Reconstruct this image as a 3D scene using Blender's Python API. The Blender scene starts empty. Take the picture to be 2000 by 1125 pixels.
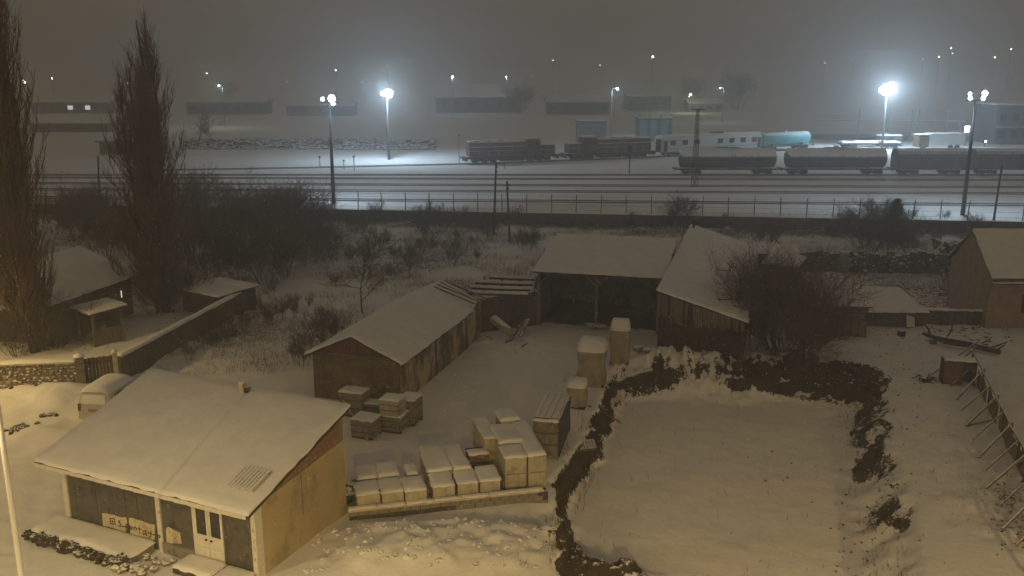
import bpy, math, random
import numpy as np
from mathutils import Vector, Matrix

# ---------------------------------------------------------------- camera, sky, exposure
SC = bpy.context.scene
COL = SC.collection
F, CAMH, PITCH = 1790.0, 17.5, math.radians(13.57)
cam = bpy.data.objects.new('camera', bpy.data.cameras.new('camera'))
COL.objects.link(cam)
cam.location = (0, 0, CAMH)
cam.rotation_euler = (math.pi / 2 - PITCH, 0, 0)
cam.data.sensor_width = 36.0
cam.data.lens = F / 2000 * 36.0
cam.data.clip_start = 0.1
cam.data.clip_end = 4000
SC.camera = cam

world = bpy.data.worlds.new('World')
SC.world = world
world.use_nodes = True
bg = world.node_tree.nodes['Background']
bg.inputs['Color'].default_value = (0.110, 0.086, 0.057, 1)     # snow clouds lit by the town, an even dull glow
bg.inputs['Strength'].default_value = 1.0

SC.view_settings.view_transform = 'Standard'
SC.view_settings.look = 'None'
SC.view_settings.exposure = 0.0
SC.view_settings.gamma = 1.0
SC.cycles.use_denoising = True
SC.cycles.adaptive_threshold = 0.03
SC.cycles.max_bounces = 5
SC.cycles.diffuse_bounces = 3
SC.cycles.volume_bounces = 1
SC.cycles.transparent_max_bounces = 12
SC.cycles.sample_clamp_indirect = 3.0
SC.cycles.caustics_reflective = False
SC.cycles.caustics_refractive = False
HAZE = 0.0027
WARM = (1.0, 0.66, 0.23)
COLD = (0.62, 0.83, 1.0)

R = math.radians
cP, sP = math.cos(PITCH), math.sin(PITCH)


def G(x, y, z=0.0):
    """pixel of the 2000 x 1125 photograph -> point on the level z"""
    a, b = (x - 1000) / F, (562.5 - y) / F
    t = (z - CAMH) / (-sP + b * cP)
    return Vector((a * t, (cP + b * sP) * t, z))


def ZT(Y, row):
    """height at which a point standing at distance Y shows on a row"""
    t = (562.5 - row) / F
    return CAMH + Y * (t * cP - sP) / (cP + t * sP)


# ---------------------------------------------------------------- materials
def M(name, c1, c2=None, scale=4.0, rough=0.85, bump=0.2, snow=None, spec=0.25, metal=0.0,
      stretch=(1, 1, 1), lo=0.38, hi=0.66, dist=0.02, emit=None, es=0.0, c3=None, s3=0.7):
    m = bpy.data.materials.new(name)
    m.use_nodes = True
    nt = m.node_tree
    N, L = nt.nodes, nt.links
    b = N['Principled BSDF']
    b.inputs['Roughness'].default_value = rough
    b.inputs['Specular IOR Level'].default_value = spec
    b.inputs['Metallic'].default_value = metal
    if emit:
        b.inputs['Base Color'].default_value = (*c1, 1)
        b.inputs['Emission Color'].default_value = (*emit, 1)
        b.inputs['Emission Strength'].default_value = es
        return m
    tc = N.new('ShaderNodeTexCoord')
    mp = N.new('ShaderNodeMapping')
    mp.inputs['Scale'].default_value = stretch
    L.new(tc.outputs['Object'], mp.inputs['Vector'])

    def noise(sc, det=6.0, ro=0.6):
        n = N.new('ShaderNodeTexNoise')
        n.inputs['Scale'].default_value = sc
        n.inputs['Detail'].default_value = det
        n.inputs['Roughness'].default_value = ro
        L.new(mp.outputs['Vector'], n.inputs['Vector'])
        return n.outputs['Fac']

    def mixc(fac, a, bb):
        x = N.new('ShaderNodeMix')
        x.data_type = 'RGBA'
        L.new(fac, x.inputs['Factor'])
        for sock, v in (('A', a), ('B', bb)):
            i = x.inputs[6 if sock == 'A' else 7]
            if isinstance(v, tuple):
                i.default_value = (*v, 1)
            else:
                L.new(v, i)
        return x.outputs[2]

    def ramp(fac, a, bb):
        x = N.new('ShaderNodeMapRange')
        x.inputs['From Min'].default_value = a
        x.inputs['From Max'].default_value = bb
        L.new(fac, x.inputs['Value'])
        return x.outputs['Result']

    col = mixc(ramp(noise(scale), lo, hi), c1, c2 or tuple(v * 0.8 for v in c1))
    if c3:
        col = mixc(ramp(noise(scale * s3, 8, 0.7), 0.52, 0.62), col, c3)
    if snow is not None:
        g = N.new('ShaderNodeNewGeometry')
        sx = N.new('ShaderNodeSeparateXYZ')
        L.new(g.outputs['Normal'], sx.inputs[0])
        ad = N.new('ShaderNodeMath')
        ad.operation = 'MULTIPLY_ADD'
        L.new(noise(7.0), ad.inputs[0])
        ad.inputs[1].default_value = 0.5
        L.new(sx.outputs['Z'], ad.inputs[2])
        col = mixc(ramp(ad.outputs[0], snow + 0.2, snow + 0.34), col, (0.82, 0.82, 0.83))
    L.new(col, b.inputs['Base Color'])
    if bump:
        bp = N.new('ShaderNodeBump')
        bp.inputs['Strength'].default_value = bump
        bp.inputs['Distance'].default_value = dist
        L.new(noise(scale * 4, 8, 0.65), bp.inputs['Height'])
        L.new(bp.outputs['Normal'], b.inputs['Normal'])
    return m


SNOWC = (0.86, 0.86, 0.87)
MT = {}
MT['snow'] = M('snow', SNOWC, (0.79, 0.79, 0.80), 1.4, 0.9, 0.35, dist=0.03)
MT['dark_wall'] = M('dark_grey_render', (0.085, 0.082, 0.078), (0.13, 0.125, 0.115), 2.2, 0.9, 0.4, c3=(0.06, 0.058, 0.055))
MT['cream'] = M('cream_paint', (0.66, 0.58, 0.42), (0.52, 0.46, 0.34), 3, 0.85, 0.3, c3=(0.40, 0.34, 0.25))
MT['ochre'] = M('ochre_render', (0.52, 0.42, 0.24), (0.41, 0.33, 0.19), 0.7, 0.9, 0.4, stretch=(1, 1, .6), c3=(0.33, 0.265, 0.155), s3=1.6)
MT['white_paint'] = M('white_paint', (0.74, 0.72, 0.66), (0.62, 0.60, 0.54), 6, 0.6, 0.15)
MT['glass'] = M('dark_glass', (0.02, 0.022, 0.025), (0.03, 0.032, 0.035), 2, 0.12, 0, spec=0.5)
MT['brick'] = M('red_brick', (0.25, 0.12, 0.075), (0.33, 0.18, 0.11), 5, 0.9, 0.4)
MT['mortar'] = M('mortar', (0.22, 0.17, 0.13), (0.28, 0.23, 0.18), 6, 0.95, 0.4)
MT['concrete'] = M('concrete', (0.30, 0.28, 0.25), (0.22, 0.21, 0.19), 2.5, 0.9, 0.3, c3=(0.16, 0.15, 0.13))
MT['concrete_snowy'] = M('concrete_snowy', (0.25, 0.235, 0.20), (0.16, 0.15, 0.13), 2.5, 0.9, 0.4, snow=0.55)
MT['wood'] = M('weathered_wood', (0.16, 0.125, 0.09), (0.10, 0.08, 0.06), 5, 0.9, 0.4, snow=0.75)
MT['wood_dark'] = M('dark_wood', (0.055, 0.045, 0.036), (0.035, 0.03, 0.025), 5, 0.9, 0.4)
MT['wood_dark_snowy'] = M('dark_wood_snowy', (0.055, 0.045, 0.036), (0.035, 0.03, 0.025), 5, 0.9, 0.4, snow=0.6)
MT['board'] = M('grey_board', (0.22, 0.185, 0.135), (0.13, 0.11, 0.085), 6, 0.9, 0.4, stretch=(1, 1, .3))
MT['mottled'] = M('mottled_plaster', (0.52, 0.43, 0.29), (0.12, 0.10, 0.072), .75, 0.95, 0.5, stretch=(1, 1, .5), lo=.44, hi=.56, c3=(0.20, 0.165, 0.11), s3=0.8)
MT['mud_wall'] = M('mud_brick_wall', (0.075, 0.06, 0.045), (0.12, 0.095, 0.07), 1.8, 0.95, 0.6, c3=(0.04, 0.033, 0.027))
MT['gable_rust'] = M('rusty_board', (0.17, 0.085, 0.038), (0.09, 0.055, 0.033), 2.0, 0.9, 0.3, c3=(0.06, 0.045, 0.033))
MT['stone'] = M('field_stone', (0.30, 0.26, 0.19), (0.16, 0.135, 0.10), 3.5, 0.95, 0.8, snow=0.62, dist=0.05, c3=(0.09, 0.075, 0.055))
MT['dark_stone'] = M('dark_stone', (0.05, 0.045, 0.038), (0.09, 0.08, 0.066), 2.0, 0.95, 0.8, snow=0.6, dist=0.05)
MT['film'] = M('pale_wrapped_block', (0.52, 0.48, 0.38), (0.42, 0.38, 0.29), 2.6, 0.55, 0.35, c3=(0.34, 0.30, 0.23))
MT['film_dull'] = M('dull_wrapped_block', (0.27, 0.25, 0.20), (0.20, 0.185, 0.15), 2.6, 0.6, 0.35, c3=(0.13, 0.12, 0.10))
MT['blue_film'] = M('blue_film', (0.035, 0.042, 0.085), (0.012, 0.015, 0.03), 4, 0.5, 0.5)
MT['house_wall'] = M('house_wall', (0.12, 0.105, 0.085), (0.08, 0.07, 0.06), 1.4, 0.9, 0.3)
MT['pink_wall'] = M('pinkish_wall', (0.36, 0.28, 0.20), (0.27, 0.21, 0.15), 1.6, 0.9, 0.35)
MT['soil'] = M('dark_soil', (0.028, 0.021, 0.015), (0.052, 0.040, 0.029), 3, 1.0, 0.8, snow=0.80, dist=0.05)
MT['bark'] = M('bark', (0.060, 0.045, 0.032), (0.036, 0.028, 0.021), 6, 0.95, 0.5)
MT['old_plaster'] = M('old_plaster', (0.20, 0.155, 0.10), (0.10, 0.08, 0.055), 1.0, .95, .5, c3=(0.30, .235, .15))
MT['twig'] = M('twigs', (0.17, 0.112, 0.078), (0.10, 0.068, 0.049), 0.5, 0.95, 0)
MT['twig_grey'] = M('frosted_twigs', (0.10, 0.088, 0.070), (0.065, 0.056, 0.046), 0.5, 0.95, 0)
MT['weed'] = M('dry_weeds', (0.15, 0.112, 0.07), (0.24, 0.195, 0.135), 0.35, 0.95, 0)
MT['needle'] = M('dark_needles', (0.02, 0.028, 0.018), (0.03, 0.04, 0.025), 2, 0.9, 0, snow=0.85)
MT['car_paint'] = M('white_car_paint', (0.60, 0.57, 0.48), (0.56, 0.53, 0.45), 3, 0.35, 0, spec=0.5)
MT['rubber'] = M('black_rubber', (0.02, 0.02, 0.02), (0.03, 0.03, 0.03), 4, 0.8, 0)
MT['red_lens'] = M('red_lens', (0.22, 0.03, 0.02), (0.18, 0.03, 0.02), 4, 0.3, 0)
MT['plate'] = M('number_plate', (0.33, 0.30, 0.22), (0.2, 0.18, 0.14), 12, 0.5, 0)
MT['black_ink'] = M('black_spray_paint', (0.03, 0.027, 0.024), (0.04, 0.036, 0.03), 6, 0.8, 0)
MT['red_ink'] = M('red_paint', (0.36, 0.12, 0.08), (0.4, 0.15, 0.1), 6, 0.8, 0)
MT['steel'] = M('galvanised_steel', (0.80, 0.82, 0.82), (0.70, 0.72, 0.72), 2, 0.5, 0.05, spec=0.5)
MT['mast'] = M('grey_mast', (0.085, 0.09, 0.095), (0.065, 0.07, 0.074), 2, 0.6, 0)
MT['rail'] = M('rail_steel', (0.10, 0.095, 0.09), (0.07, 0.066, 0.062), 2, 0.6, 0)
MT['loco_red'] = M('dull_red_paint', (0.13, 0.04, 0.035), (0.08, 0.033, 0.03), 0.8, 0.6, 0, snow=0.75)
MT['loco_dark'] = M('loco_underframe', (0.035, 0.033, 0.033), (0.05, 0.046, 0.044), 1.5, 0.8, 0, snow=0.8)
MT['coach_white'] = M('coach_white', (0.72, 0.72, 0.70), (0.62, 0.62, 0.60), 0.6, 0.5, 0, snow=0.6)
MT['teal'] = M('teal_paint', (0.16, 0.50, 0.52), (0.13, 0.42, 0.45), 0.8, 0.5, 0, snow=0.55)
MT['tank_grey'] = M('tank_grey', (0.075, 0.078, 0.08), (0.05, 0.052, 0.054), 0.7, 0.6, 0, snow=0.15)
MT['wagon_grey'] = M('wagon_grey', (0.10, 0.105, 0.11), (0.07, 0.074, 0.078), 0.7, 0.7, 0, snow=0.5)
MT['far_wall'] = M('far_wall', (0.13, 0.135, 0.14), (0.10, 0.105, 0.11), 0.15, 0.9, 0)  # lightened to stand in for fading in thicker haze
MT['far_pale'] = M('far_pale_wall', (0.30, 0.32, 0.33), (0.24, 0.26, 0.27), 0.2, 0.9, 0)
MT['teal_lit_wall'] = M('teal_lit_wall', (0.24, 0.42, 0.44), (0.20, 0.36, 0.38), 0.5, 0.8, 0)  # teal glow of the lamp put into the wall colour
MT['orange_box'] = M('brown_sheet', (0.20, 0.12, 0.07), (0.26, 0.2, 0.14), 3, 0.9, 0.2, snow=0.7)
MT['led'] = M('lamp_glass_cold', (0.8, 0.8, 0.8), emit=COLD, es=60)
MT['led_dim'] = M('lamp_glass_cold_dim', (0.8, 0.8, 0.8), emit=COLD, es=14)
MT['warm_lamp'] = M('lamp_glass_warm', (0.8, 0.8, 0.8), emit=(1.0, .62, .22), es=14)
MT['pale_lamp'] = M('lamp_glass_pale', (0.8, 0.8, 0.8), emit=(0.85, 1.0, .72), es=20)
MT['lit_window'] = M('lit_window', (0.6, 0.6, 0.6), emit=(0.9, .95, .85), es=1.1)


# ---------------------------------------------------------------- mesh helpers
class MB:
    def __init__(s):
        s.v, s.f = [], []

    def add(s, vs, fs):
        o = len(s.v)
        s.v += [tuple(v) for v in vs]
        s.f += [tuple(i + o for i in f) for f in fs]
        return s

    def hexa(s, p):      # p: bottom ring of four, top ring of four
        return s.add(p, [(3, 2, 1, 0), (4, 5, 6, 7), (0, 1, 5, 4), (1, 2, 6, 5), (2, 3, 7, 6), (3, 0, 4, 7)])

    def box(s, x0, x1, y0, y1, z0, z1):
        return s.hexa([(x0, y0, z0), (x1, y0, z0), (x1, y1, z0), (x0, y1, z0),
                       (x0, y0, z1), (x1, y0, z1), (x1, y1, z1), (x0, y1, z1)])

    def cbox(s, c, d, rz=0.0, rx=0.0, ry=0.0):
        m = Matrix.Translation(Vector(c)) @ Matrix.Rotation(rz, 4, 'Z') @ Matrix.Rotation(ry, 4, 'Y') @ Matrix.Rotation(rx, 4, 'X')
        a, b, e = d[0] / 2, d[1] / 2, d[2] / 2
        pts = [(-a, -b, -e), (a, -b, -e), (a, b, -e), (-a, b, -e), (-a, -b, e), (a, -b, e), (a, b, e), (-a, b, e)]
        return s.hexa([m @ Vector(p) for p in pts])

    def slab(s, q, t):   # four corners of the top face, thickness downwards
        return s.hexa([(x, y, z - t) for x, y, z in q] + [tuple(p) for p in q])

    def prism(s, poly, axis, a0, a1):
        """polygon extruded along an axis: 'x' takes (y,z), 'y' takes (x,z), 'z' takes (x,y)"""
        def pt(p, a):
            return (a, p[0], p[1]) if axis == 'x' else ((p[0], a, p[1]) if axis == 'y' else (p[0], p[1], a))
        n = len(poly)
        vs = [pt(p, a0) for p in poly] + [pt(p, a1) for p in poly]
        fs = [tuple(range(n))[::-1], tuple(range(n, 2 * n))] + [(i, (i + 1) % n, n + (i + 1) % n, n + i) for i in range(n)]
        return s.add(vs, fs)

    def tube(s, pts, r, n=6, cap=True):
        pts = [Vector(p) for p in pts]
        k = len(pts)
        rs = r if isinstance(r, (list, tuple)) else [r] * k
        vs, fs = [], []
        for i, p in enumerate(pts):
            d = (pts[min(i + 1, k - 1)] - pts[max(i - 1, 0)])
            d = d.normalized() if d.length > 1e-9 else Vector((0, 0, 1))
            a = d.cross(Vector((0, 0, 1)) if abs(d.z) < 0.9 else Vector((1, 0, 0))).normalized()
            b = d.cross(a)
            for j in range(n):
                t = 2 * math.pi * j / n
                vs.append(p + (a * math.cos(t) + b * math.sin(t)) * rs[i])
        for i in range(k - 1):
            for j in range(n):
                j2 = (j + 1) % n
                fs.append((i * n + j, (i + 1) * n + j, (i + 1) * n + j2, i * n + j2))
        if cap:
            fs.append(tuple(range(n)))
            fs.append(tuple(range((k - 1) * n, k * n))[::-1])
        return s.add(vs, fs)

    def lathe(s, prof, n=24, axis='x', c=(0, 0, 0)):
        """profile of (along, radius)"""
        vs, fs = [], []
        for a, r in prof:
            for j in range(n):
                t = 2 * math.pi * j / n
                u, w = r * math.cos(t), r * math.sin(t)
                p = (a, u, w) if axis == 'x' else ((u, a, w) if axis == 'y' else (u, w, a))
                vs.append((p[0] + c[0], p[1] + c[1], p[2] + c[2]))
        k = len(prof)
        for i in range(k - 1):
            for j in range(n):
                j2 = (j + 1) % n
                fs.append((i * n + j, i * n + j2, (i + 1) * n + j2, (i + 1) * n + j))
        fs.append(tuple(range(n)))
        fs.append(tuple(range((k - 1) * n, k * n))[::-1])
        return s.add(vs, fs)

    def lump(s, c, rad, rng, sq=0.7):
        """an irregular clod"""
        n, m = 6, 4
        vs, fs = [], []
        for i in range(m):
            th = math.pi * (i + 0.5) / m
            for j in range(n):
                ph = 2 * math.pi * (j + 0.5 * (i % 2)) / n
                k = rad * rng.uniform(0.7, 1.25)
                vs.append((c[0] + k * math.sin(th) * math.cos(ph), c[1] + k * math.sin(th) * math.sin(ph), c[2] + k * sq * math.cos(th)))
        for i in range(m - 1):
            for j in range(n):
                j2 = (j + 1) % n
                fs.append((i * n + j, (i + 1) * n + j, (i + 1) * n + j2, i * n + j2))
        fs.append(tuple(range(n)))
        fs.append(tuple(range((m - 1) * n, m * n))[::-1])
        return s.add(vs, fs)

    def pillow(s, x0, x1, y0, y1, zb, h, seed=0, step=0.25, edge=0.10, amp=0.25, inset=0.0):
        """a layer of snow lying on the surface zb(x, y)"""
        rng = random.Random(seed)
        nx = max(3, min(60, int((x1 - x0) / step)))
        ny = max(3, min(60, int((y1 - y0) / step)))
        e = min(edge, (x1 - x0) / 4, (y1 - y0) / 4)
        xs = [x0, x0 + e * .35, x0 + e] + list(np.linspace(x0 + e, x1 - e, nx + 1)[1:-1]) + [x1 - e, x1 - e * .35, x1]
        ys = [y0, y0 + e * .35, y0 + e] + list(np.linspace(y0 + e, y1 - e, ny + 1)[1:-1]) + [y1 - e, y1 - e * .35, y1]
        vs, fs = [], []
        for iy, y in enumerate(ys):
            for ix, x in enumerate(xs):
                ex = min(ix, len(xs) - 1 - ix)
                ey = min(iy, len(ys) - 1 - iy)
                k = (0, .72, 1)[min(2, ex)] * (0, .72, 1)[min(2, ey)]
                jx = jy = 0.0
                if min(ex, ey) == 0:
                    jx, jy = rng.uniform(-.045, .045), rng.uniform(-.045, .045)
                z = zb(x, y) - 0.004 + k * h * (1 + rng.uniform(-amp, amp) * .5 + amp * math.sin(x * 1.7 + seed) * math.cos(y * 1.3 + seed * 2))
                vs.append((x + jx, y + jy, z))
        w = len(xs)
        for iy in range(len(ys) - 1):
            for ix in range(w - 1):
                fs.append((iy * w + ix, iy * w + ix + 1, (iy + 1) * w + ix + 1, (iy + 1) * w + ix))
        return s.add(vs, fs)

    def build(s, name, mat, parent=None, smooth=False, bevel=0.0):
        me = bpy.data.meshes.new(name)
        me.from_pydata(s.v, [], s.f)
        me.update()
        if mat:
            me.materials.append(MT[mat] if isinstance(mat, str) else mat)
        if smooth:
            me.polygons.foreach_set('use_smooth', [True] * len(me.polygons))
        o = bpy.data.objects.new(name, me)
        COL.objects.link(o)
        o.parent = parent
        if bevel:
            md = o.modifiers.new('edge', 'BEVEL')
            md.width = bevel
            md.segments = 2
            md.limit_method = 'ANGLE'
        return o


def tag(o, label=None, cat=None, group=None, kind=None):
    for k, v in (('label', label), ('category', cat), ('group', group), ('kind', kind)):
        if v:
            o[k] = v
    return o


def thing(name, loc, rz=0.0, label=None, cat=None, group=None):
    o = bpy.data.objects.new(name, None)
    COL.objects.link(o)
    o.location = loc
    o.rotation_euler = (0, 0, rz)
    o.empty_display_size = 0.3
    return tag(o, label, cat, group)


def dup(o, parent=None):
    """a copy of a part that has no pieces of its own"""
    c = o.copy()
    COL.objects.link(c)
    c.parent = parent
    return c


def light(name, parent, loc, power, color, radius=0.15, spot=None, rot=(0, 0, 0), blend=0.5):
    d = bpy.data.lights.new(name, 'SPOT' if spot else 'POINT')
    d.energy = power
    d.color = color
    d.shadow_soft_size = radius
    if spot:
        d.spot_size = spot
        d.spot_blend = blend
    o = bpy.data.objects.new(name, d)
    COL.objects.link(o)
    o.parent = parent
    o.location = loc
    o.rotation_euler = rot
    return o


# ---------------------------------------------------------------- noise and the lie of the land
def vnoise(X, Y, seed=0):
    xi, yi = np.floor(X).astype(np.int64), np.floor(Y).astype(np.int64)
    xf, yf = X - xi, Y - yi
    u, v = xf * xf * (3 - 2 * xf), yf * yf * (3 - 2 * yf)

    def h(a, b):
        n = (a * 374761393 + b * 668265263 + seed * 974634777) & 0x7fffffff
        n = ((n ^ (n >> 13)) * 1274126177) & 0x7fffffff
        return ((n ^ (n >> 16)) & 0xffff) / 65535.0
    return (h(xi, yi) * (1 - u) + h(xi + 1, yi) * u) * (1 - v) + (h(xi, yi + 1) * (1 - u) + h(xi + 1, yi + 1) * u) * v


def fbm(X, Y, seed=0, oct=4):
    a, t, n = 0.5, 0.0, 0.0
    for i in range(oct):
        t = t + a * vnoise(X * 2 ** i, Y * 2 ** i, seed + i * 17)
        n += a
        a *= 0.5
    return t / n


def sstep(a, b, x):
    t = np.clip((x - a) / (b - a), 0, 1)
    return t * t * (3 - 2 * t)


def polydist(X, Y, poly):
    """signed distance, negative inside"""
    d = np.full(np.shape(X), 1e9)
    inside = np.zeros(np.shape(X), bool)
    n = len(poly)
    for i in range(n):
        ax, ay = poly[i]
        bx, by = poly[(i + 1) % n]
        ex, ey = bx - ax, by - ay
        t = np.clip(((X - ax) * ex + (Y - ay) * ey) / (ex * ex + ey * ey), 0, 1)
        d = np.minimum(d, np.hypot(X - ax - t * ex, Y - ay - t * ey))
        c = ((ay > Y) != (by > Y)) & (X < (bx - ax) * (Y - ay) / (by - ay + 1e-12) + ax)
        inside ^= c
    return np.where(inside, -d, d)


def linedist(X, Y, pl):
    d = np.full(np.shape(X), 1e9)
    for (ax, ay), (bx, by) in zip(pl[:-1], pl[1:]):
        ex, ey = bx - ax, by - ay
        t = np.clip(((X - ax) * ex + (Y - ay) * ey) / (ex * ex + ey * ey), 0, 1)
        d = np.minimum(d, np.hypot(X - ax - t * ex, Y - ay - t * ey))
    return d


YARD = 1.2                                       # level of the railway yard
PIT = [(6.6, 50.2), (9.5, 50.6), (12.1, 51.0), (16, 50.2), (19.4, 49.4), (17.6, 45.5), (16.4, 42.2), (14.9, 37), (13.4, 31.6),
       (11.8, 25), (2.4, 25), (2.9, 31.6), (2.75, 36.8), (4.7, 42.8)]
SPOIL = [(7.8, 52.7), (10.5, 52.5), (14, 52.0), (17, 51.9), (20, 50.5)]


def wall_y(X):
    return 106.0 - 0.118 * (X + 21.5)


def land(X, Y):
    """height and share of bare ground"""
    X, Y = np.asarray(X, float), np.asarray(Y, float)
    z = 0.05 * (fbm(X * .7, Y * .7, 3) - .5)
    bare = np.zeros_like(X)
    wy = wall_y(X)
    yard = sstep(0.05, 0.35, Y - wy)
    # rough scrub: behind the sheds, left of the garden wall and at the far side
    scrub = np.maximum(sstep(64, 70, Y), sstep(52, 57, Y) * sstep(-9, -12, X)) * (1 - yard)
    scrub = np.maximum(scrub, sstep(48, 52, Y) * sstep(-12, -14.5, X) * sstep(-24, -22, X) * (1 - yard))
    z += scrub * (0.5 * (fbm(X * .25, Y * .25, 5) - .5) + 0.3 * (fbm(X * 1.1, Y * 1.1, 6) - .5))
    bare += scrub * (0.27 + 0.8 * (fbm(X * .22, Y * .3, 8) - .36))
    bare += scrub * 0.35 * np.exp(-((wy - Y - 1) / 2.5) ** 2)
    # the excavated pit
    rag = fbm(X * .9, Y * .9, 11)
    d = polydist(X, Y, PIT) + 0.9 * (rag - .5)
    left = sstep(12, 8, X) * sstep(53, 50, Y)
    wid = 1.15 * left + 2.4 * (1 - left)
    right = sstep(12, 14.5, X) * sstep(51, 48.5, Y)
    k = 1 - np.clip(d / wid, 0, 1)
    k = np.where(d < 0, 1, k * k * (3 - 2 * k))
    kk = k * 3 + 1.5 * (fbm(X * 1.1, Y * 1.1, 15) - .5) + .6 * (fbm(X * 3.3, Y * 3.3, 16) - .5)
    kf = np.floor(kk)
    ks = np.clip((kf + sstep(.30, .75, kk - kf)) / 3, 0, 1)          # ledges in the cut earth
    cut = np.clip(np.minimum(k, 1 - k) * 8, 0, 1)
    k = k + cut * .8 * (1 - .75 * right) * (ks - k)
    z += -1.5 * k + np.where(d < 0, .16 * (fbm(X * .3, Y * .3, 91) - .5) + .05 * (fbm(X * 1.4, Y * 1.4, 92) - .5), 0) * np.clip(-d, 0, 1)
    slope = np.clip(1 - np.abs(np.clip(d / wid, 0, 1) - .5) * 2, 0, 1) * (d > 0) * (d < wid)
    bare += slope * (0.36 * left + (1 - left) * (1 - right) * (.09 + .24 * sstep(11.5, 14, X)) + right * 0.05)
    chunk = fbm(X * 1.6, Y * 1.6, 21, 4) - .5
    z += slope ** .6 * chunk * (0.55 * left + .6 * (1 - left) * (1 - right) + .25 * right)
    # spoil heap beyond the pit
    ds = linedist(X, Y, SPOIL)
    sp = np.exp(-(ds / 1.45) ** 2)
    ridge = 1 - 2 * np.abs(vnoise(X * 1.9, Y * 1.9, 81) - .5)
    z += sp * (0.65 + .5 * ridge * vnoise(X * .9, Y * .9, 82) + 1.3 * chunk + 0.9 * (fbm(X * 2.9, Y * 2.9, 22) - .5))
    bare += sp * (0.05 + 0.27 * sstep(11.5, 14, X) + .5 * (fbm(X * .9, Y * .9, 77) - .5))
    # bare patches on the slope right of the pit
    for (px, py, r, w) in ((1665, 900, .8, .5), (1690, 890, .6, .45), (1712, 982, .7, .36), (1740, 1012, .7, .36), (1672, 985, .6, .4),
                           (1660, 930, .5, .5), (1755, 1020, .6, .5), (1690, 760, 1.2, .4), (1975, 1000, 1.2, .4), (1990, 1080, 1.2, .45)):
        q = G(px, py, -.6)
        b = np.exp(-(np.hypot(X - q.x, (Y - q.y) * .8) / r) ** 2)
        bare += b * w * .60 * (.55 + .9 * fbm(X * 2.4, Y * 2.4, 99))
        z += b * (chunk * .3)
    rr = sstep(15, 19, X) * sstep(75, 70, Y) * sstep(29, 33, Y)
    bare += rr * (0.32 + 0.10 * sstep(54, 60, Y))
    z += rr * .22 * (fbm(X * .8, Y * .8, 31) - .5)
    # dark clods in the near corner of the pit
    q = np.exp(-((X - 3.9) / 1.3) ** 2 - ((Y - 31.0) / 0.9) ** 2) + np.exp(-((X - 2.3) / .9) ** 2 - ((Y - 31.6) / 1.6) ** 2)
    z += q * (0.9 + 1.5 * chunk)
    bare += q * .75
    # mound of rubble under snow in front of the block wall
    mo = np.exp(-((X + 2.6) / 4.0) ** 4 - ((Y - 30.9) / 1.9) ** 4) * sstep(3.0, 1.2, X)
    fine = fbm(X * 2.2, Y * 2.2, 41, 4) - .5
    z += mo * (0.62 + .55 * (fbm(X * .6, Y * .6, 40) - .5) + .42 * fine)
    bare += mo * .13 + mo * .5 * sstep(0.2, 1.4, X)
    # ground falls away at the broken end of the block wall
    z -= 0.8 * np.exp(-((X - 1.9) / .9) ** 2 - ((Y - 33.2) / 1.4) ** 2)
    # banks of cleared snow along the lane
    for (px, py, sx, sy, a) in ((120, 775, 1.6, 1.3, .75), (60, 850, 1.0, .7, .3), (40, 755, 3, .8, .25), (140, 860, 1.6, 1.2, .35)):
        q = G(px, py)
        z += np.exp(-((X - q.x) / sx) ** 2 - ((Y - q.y) / sy) ** 2) * (a + .35 * fine)
    lane = sstep(-13, -18, X) * sstep(52, 46, Y)
    z += lane * (.34 * (fbm(X * .7, Y * .7, 51) - .5) * sstep(36, 40, Y) + .16 * (fbm(X * .8, Y * .8, 53) - .5) + .12 * (fbm(X * 2.6, Y * 2.6, 52) - .5) - .05 * np.exp(-(((X + .33 * Y + 6.6) / .22) ** 2)) - .05 * np.exp(-(((X + .33 * Y + 8.2) / .22) ** 2)))
    # trodden earth under the open barn and its wing
    for (ox, oy, dg, a1, b1) in ((1.7, 61.4, -14.5, 8.8, 7.5), (8.75, 53.25, -15.5, 5.1, 23)):
        c_, s_ = math.cos(R(dg)), math.sin(R(dg))
        la, lb = (X - ox) * c_ + (Y - oy) * s_, -(X - ox) * s_ + (Y - oy) * c_
        bare += 1.3 * sstep(-.1, .3, la) * sstep(a1 + .1, a1 - .3, la) * sstep(.5, 1.3, lb + .8 * (rag - .5)) * sstep(b1, b1 - .3, lb)
    # debris round the ruined shed
    q = np.exp(-((X - .2) / 2.6) ** 2 - ((Y - 56.5) / 2.2) ** 2)
    z += q * (.35 + .8 * chunk)
    bare += q * .33
    # the railway yard and the hills far behind
    z += yard * (YARD + 0.05 * (fbm(X * .2, Y * .2, 61) - .5)) - yard * z * 0.9
    bare = bare * (1 - yard) + yard * (0.30 + .75 * (fbm(X * .03, Y * .3, 62) - .5)) * sstep(300, 200, Y)
    far = np.clip((Y - 330) / 620, 0, 1)
    z += far ** 1.3 * (26 + 0.016 * X) * (.7 + .6 * fbm(X * .004, Y * .004, 63))
    return z, np.clip(bare, 0, 1.2)


def gz(x, y):
    return float(land(np.array([x]), np.array([y]))[0][0])


def on(p, dz=0.0):
    return Vector((p[0], p[1], gz(p[0], p[1]) + dz))


def axis(parts):
    out = []
    for a, b, st in parts:
        out += list(np.arange(a, b - 1e-6, st))
    out.append(parts[-1][1])
    return np.array(out)


gx = axis([(-1200, -200, 60), (-200, -60, 7), (-60, -32, 1.0), (-32, -10, .3), (-10, 22, .15), (22, 36, .3), (36, 70, 1.0), (70, 200, 7), (200, 1200, 60)])
gy = axis([(-120, 20, 10), (20, 28, .5), (28, 56, .15), (56, 72, .3), (72, 108, .6), (108, 112, .5), (112, 220, 3), (220, 1300, 25)])
GX, GY = np.meshgrid(gx, gy)
GZ, GB = land(GX, GY)
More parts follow.
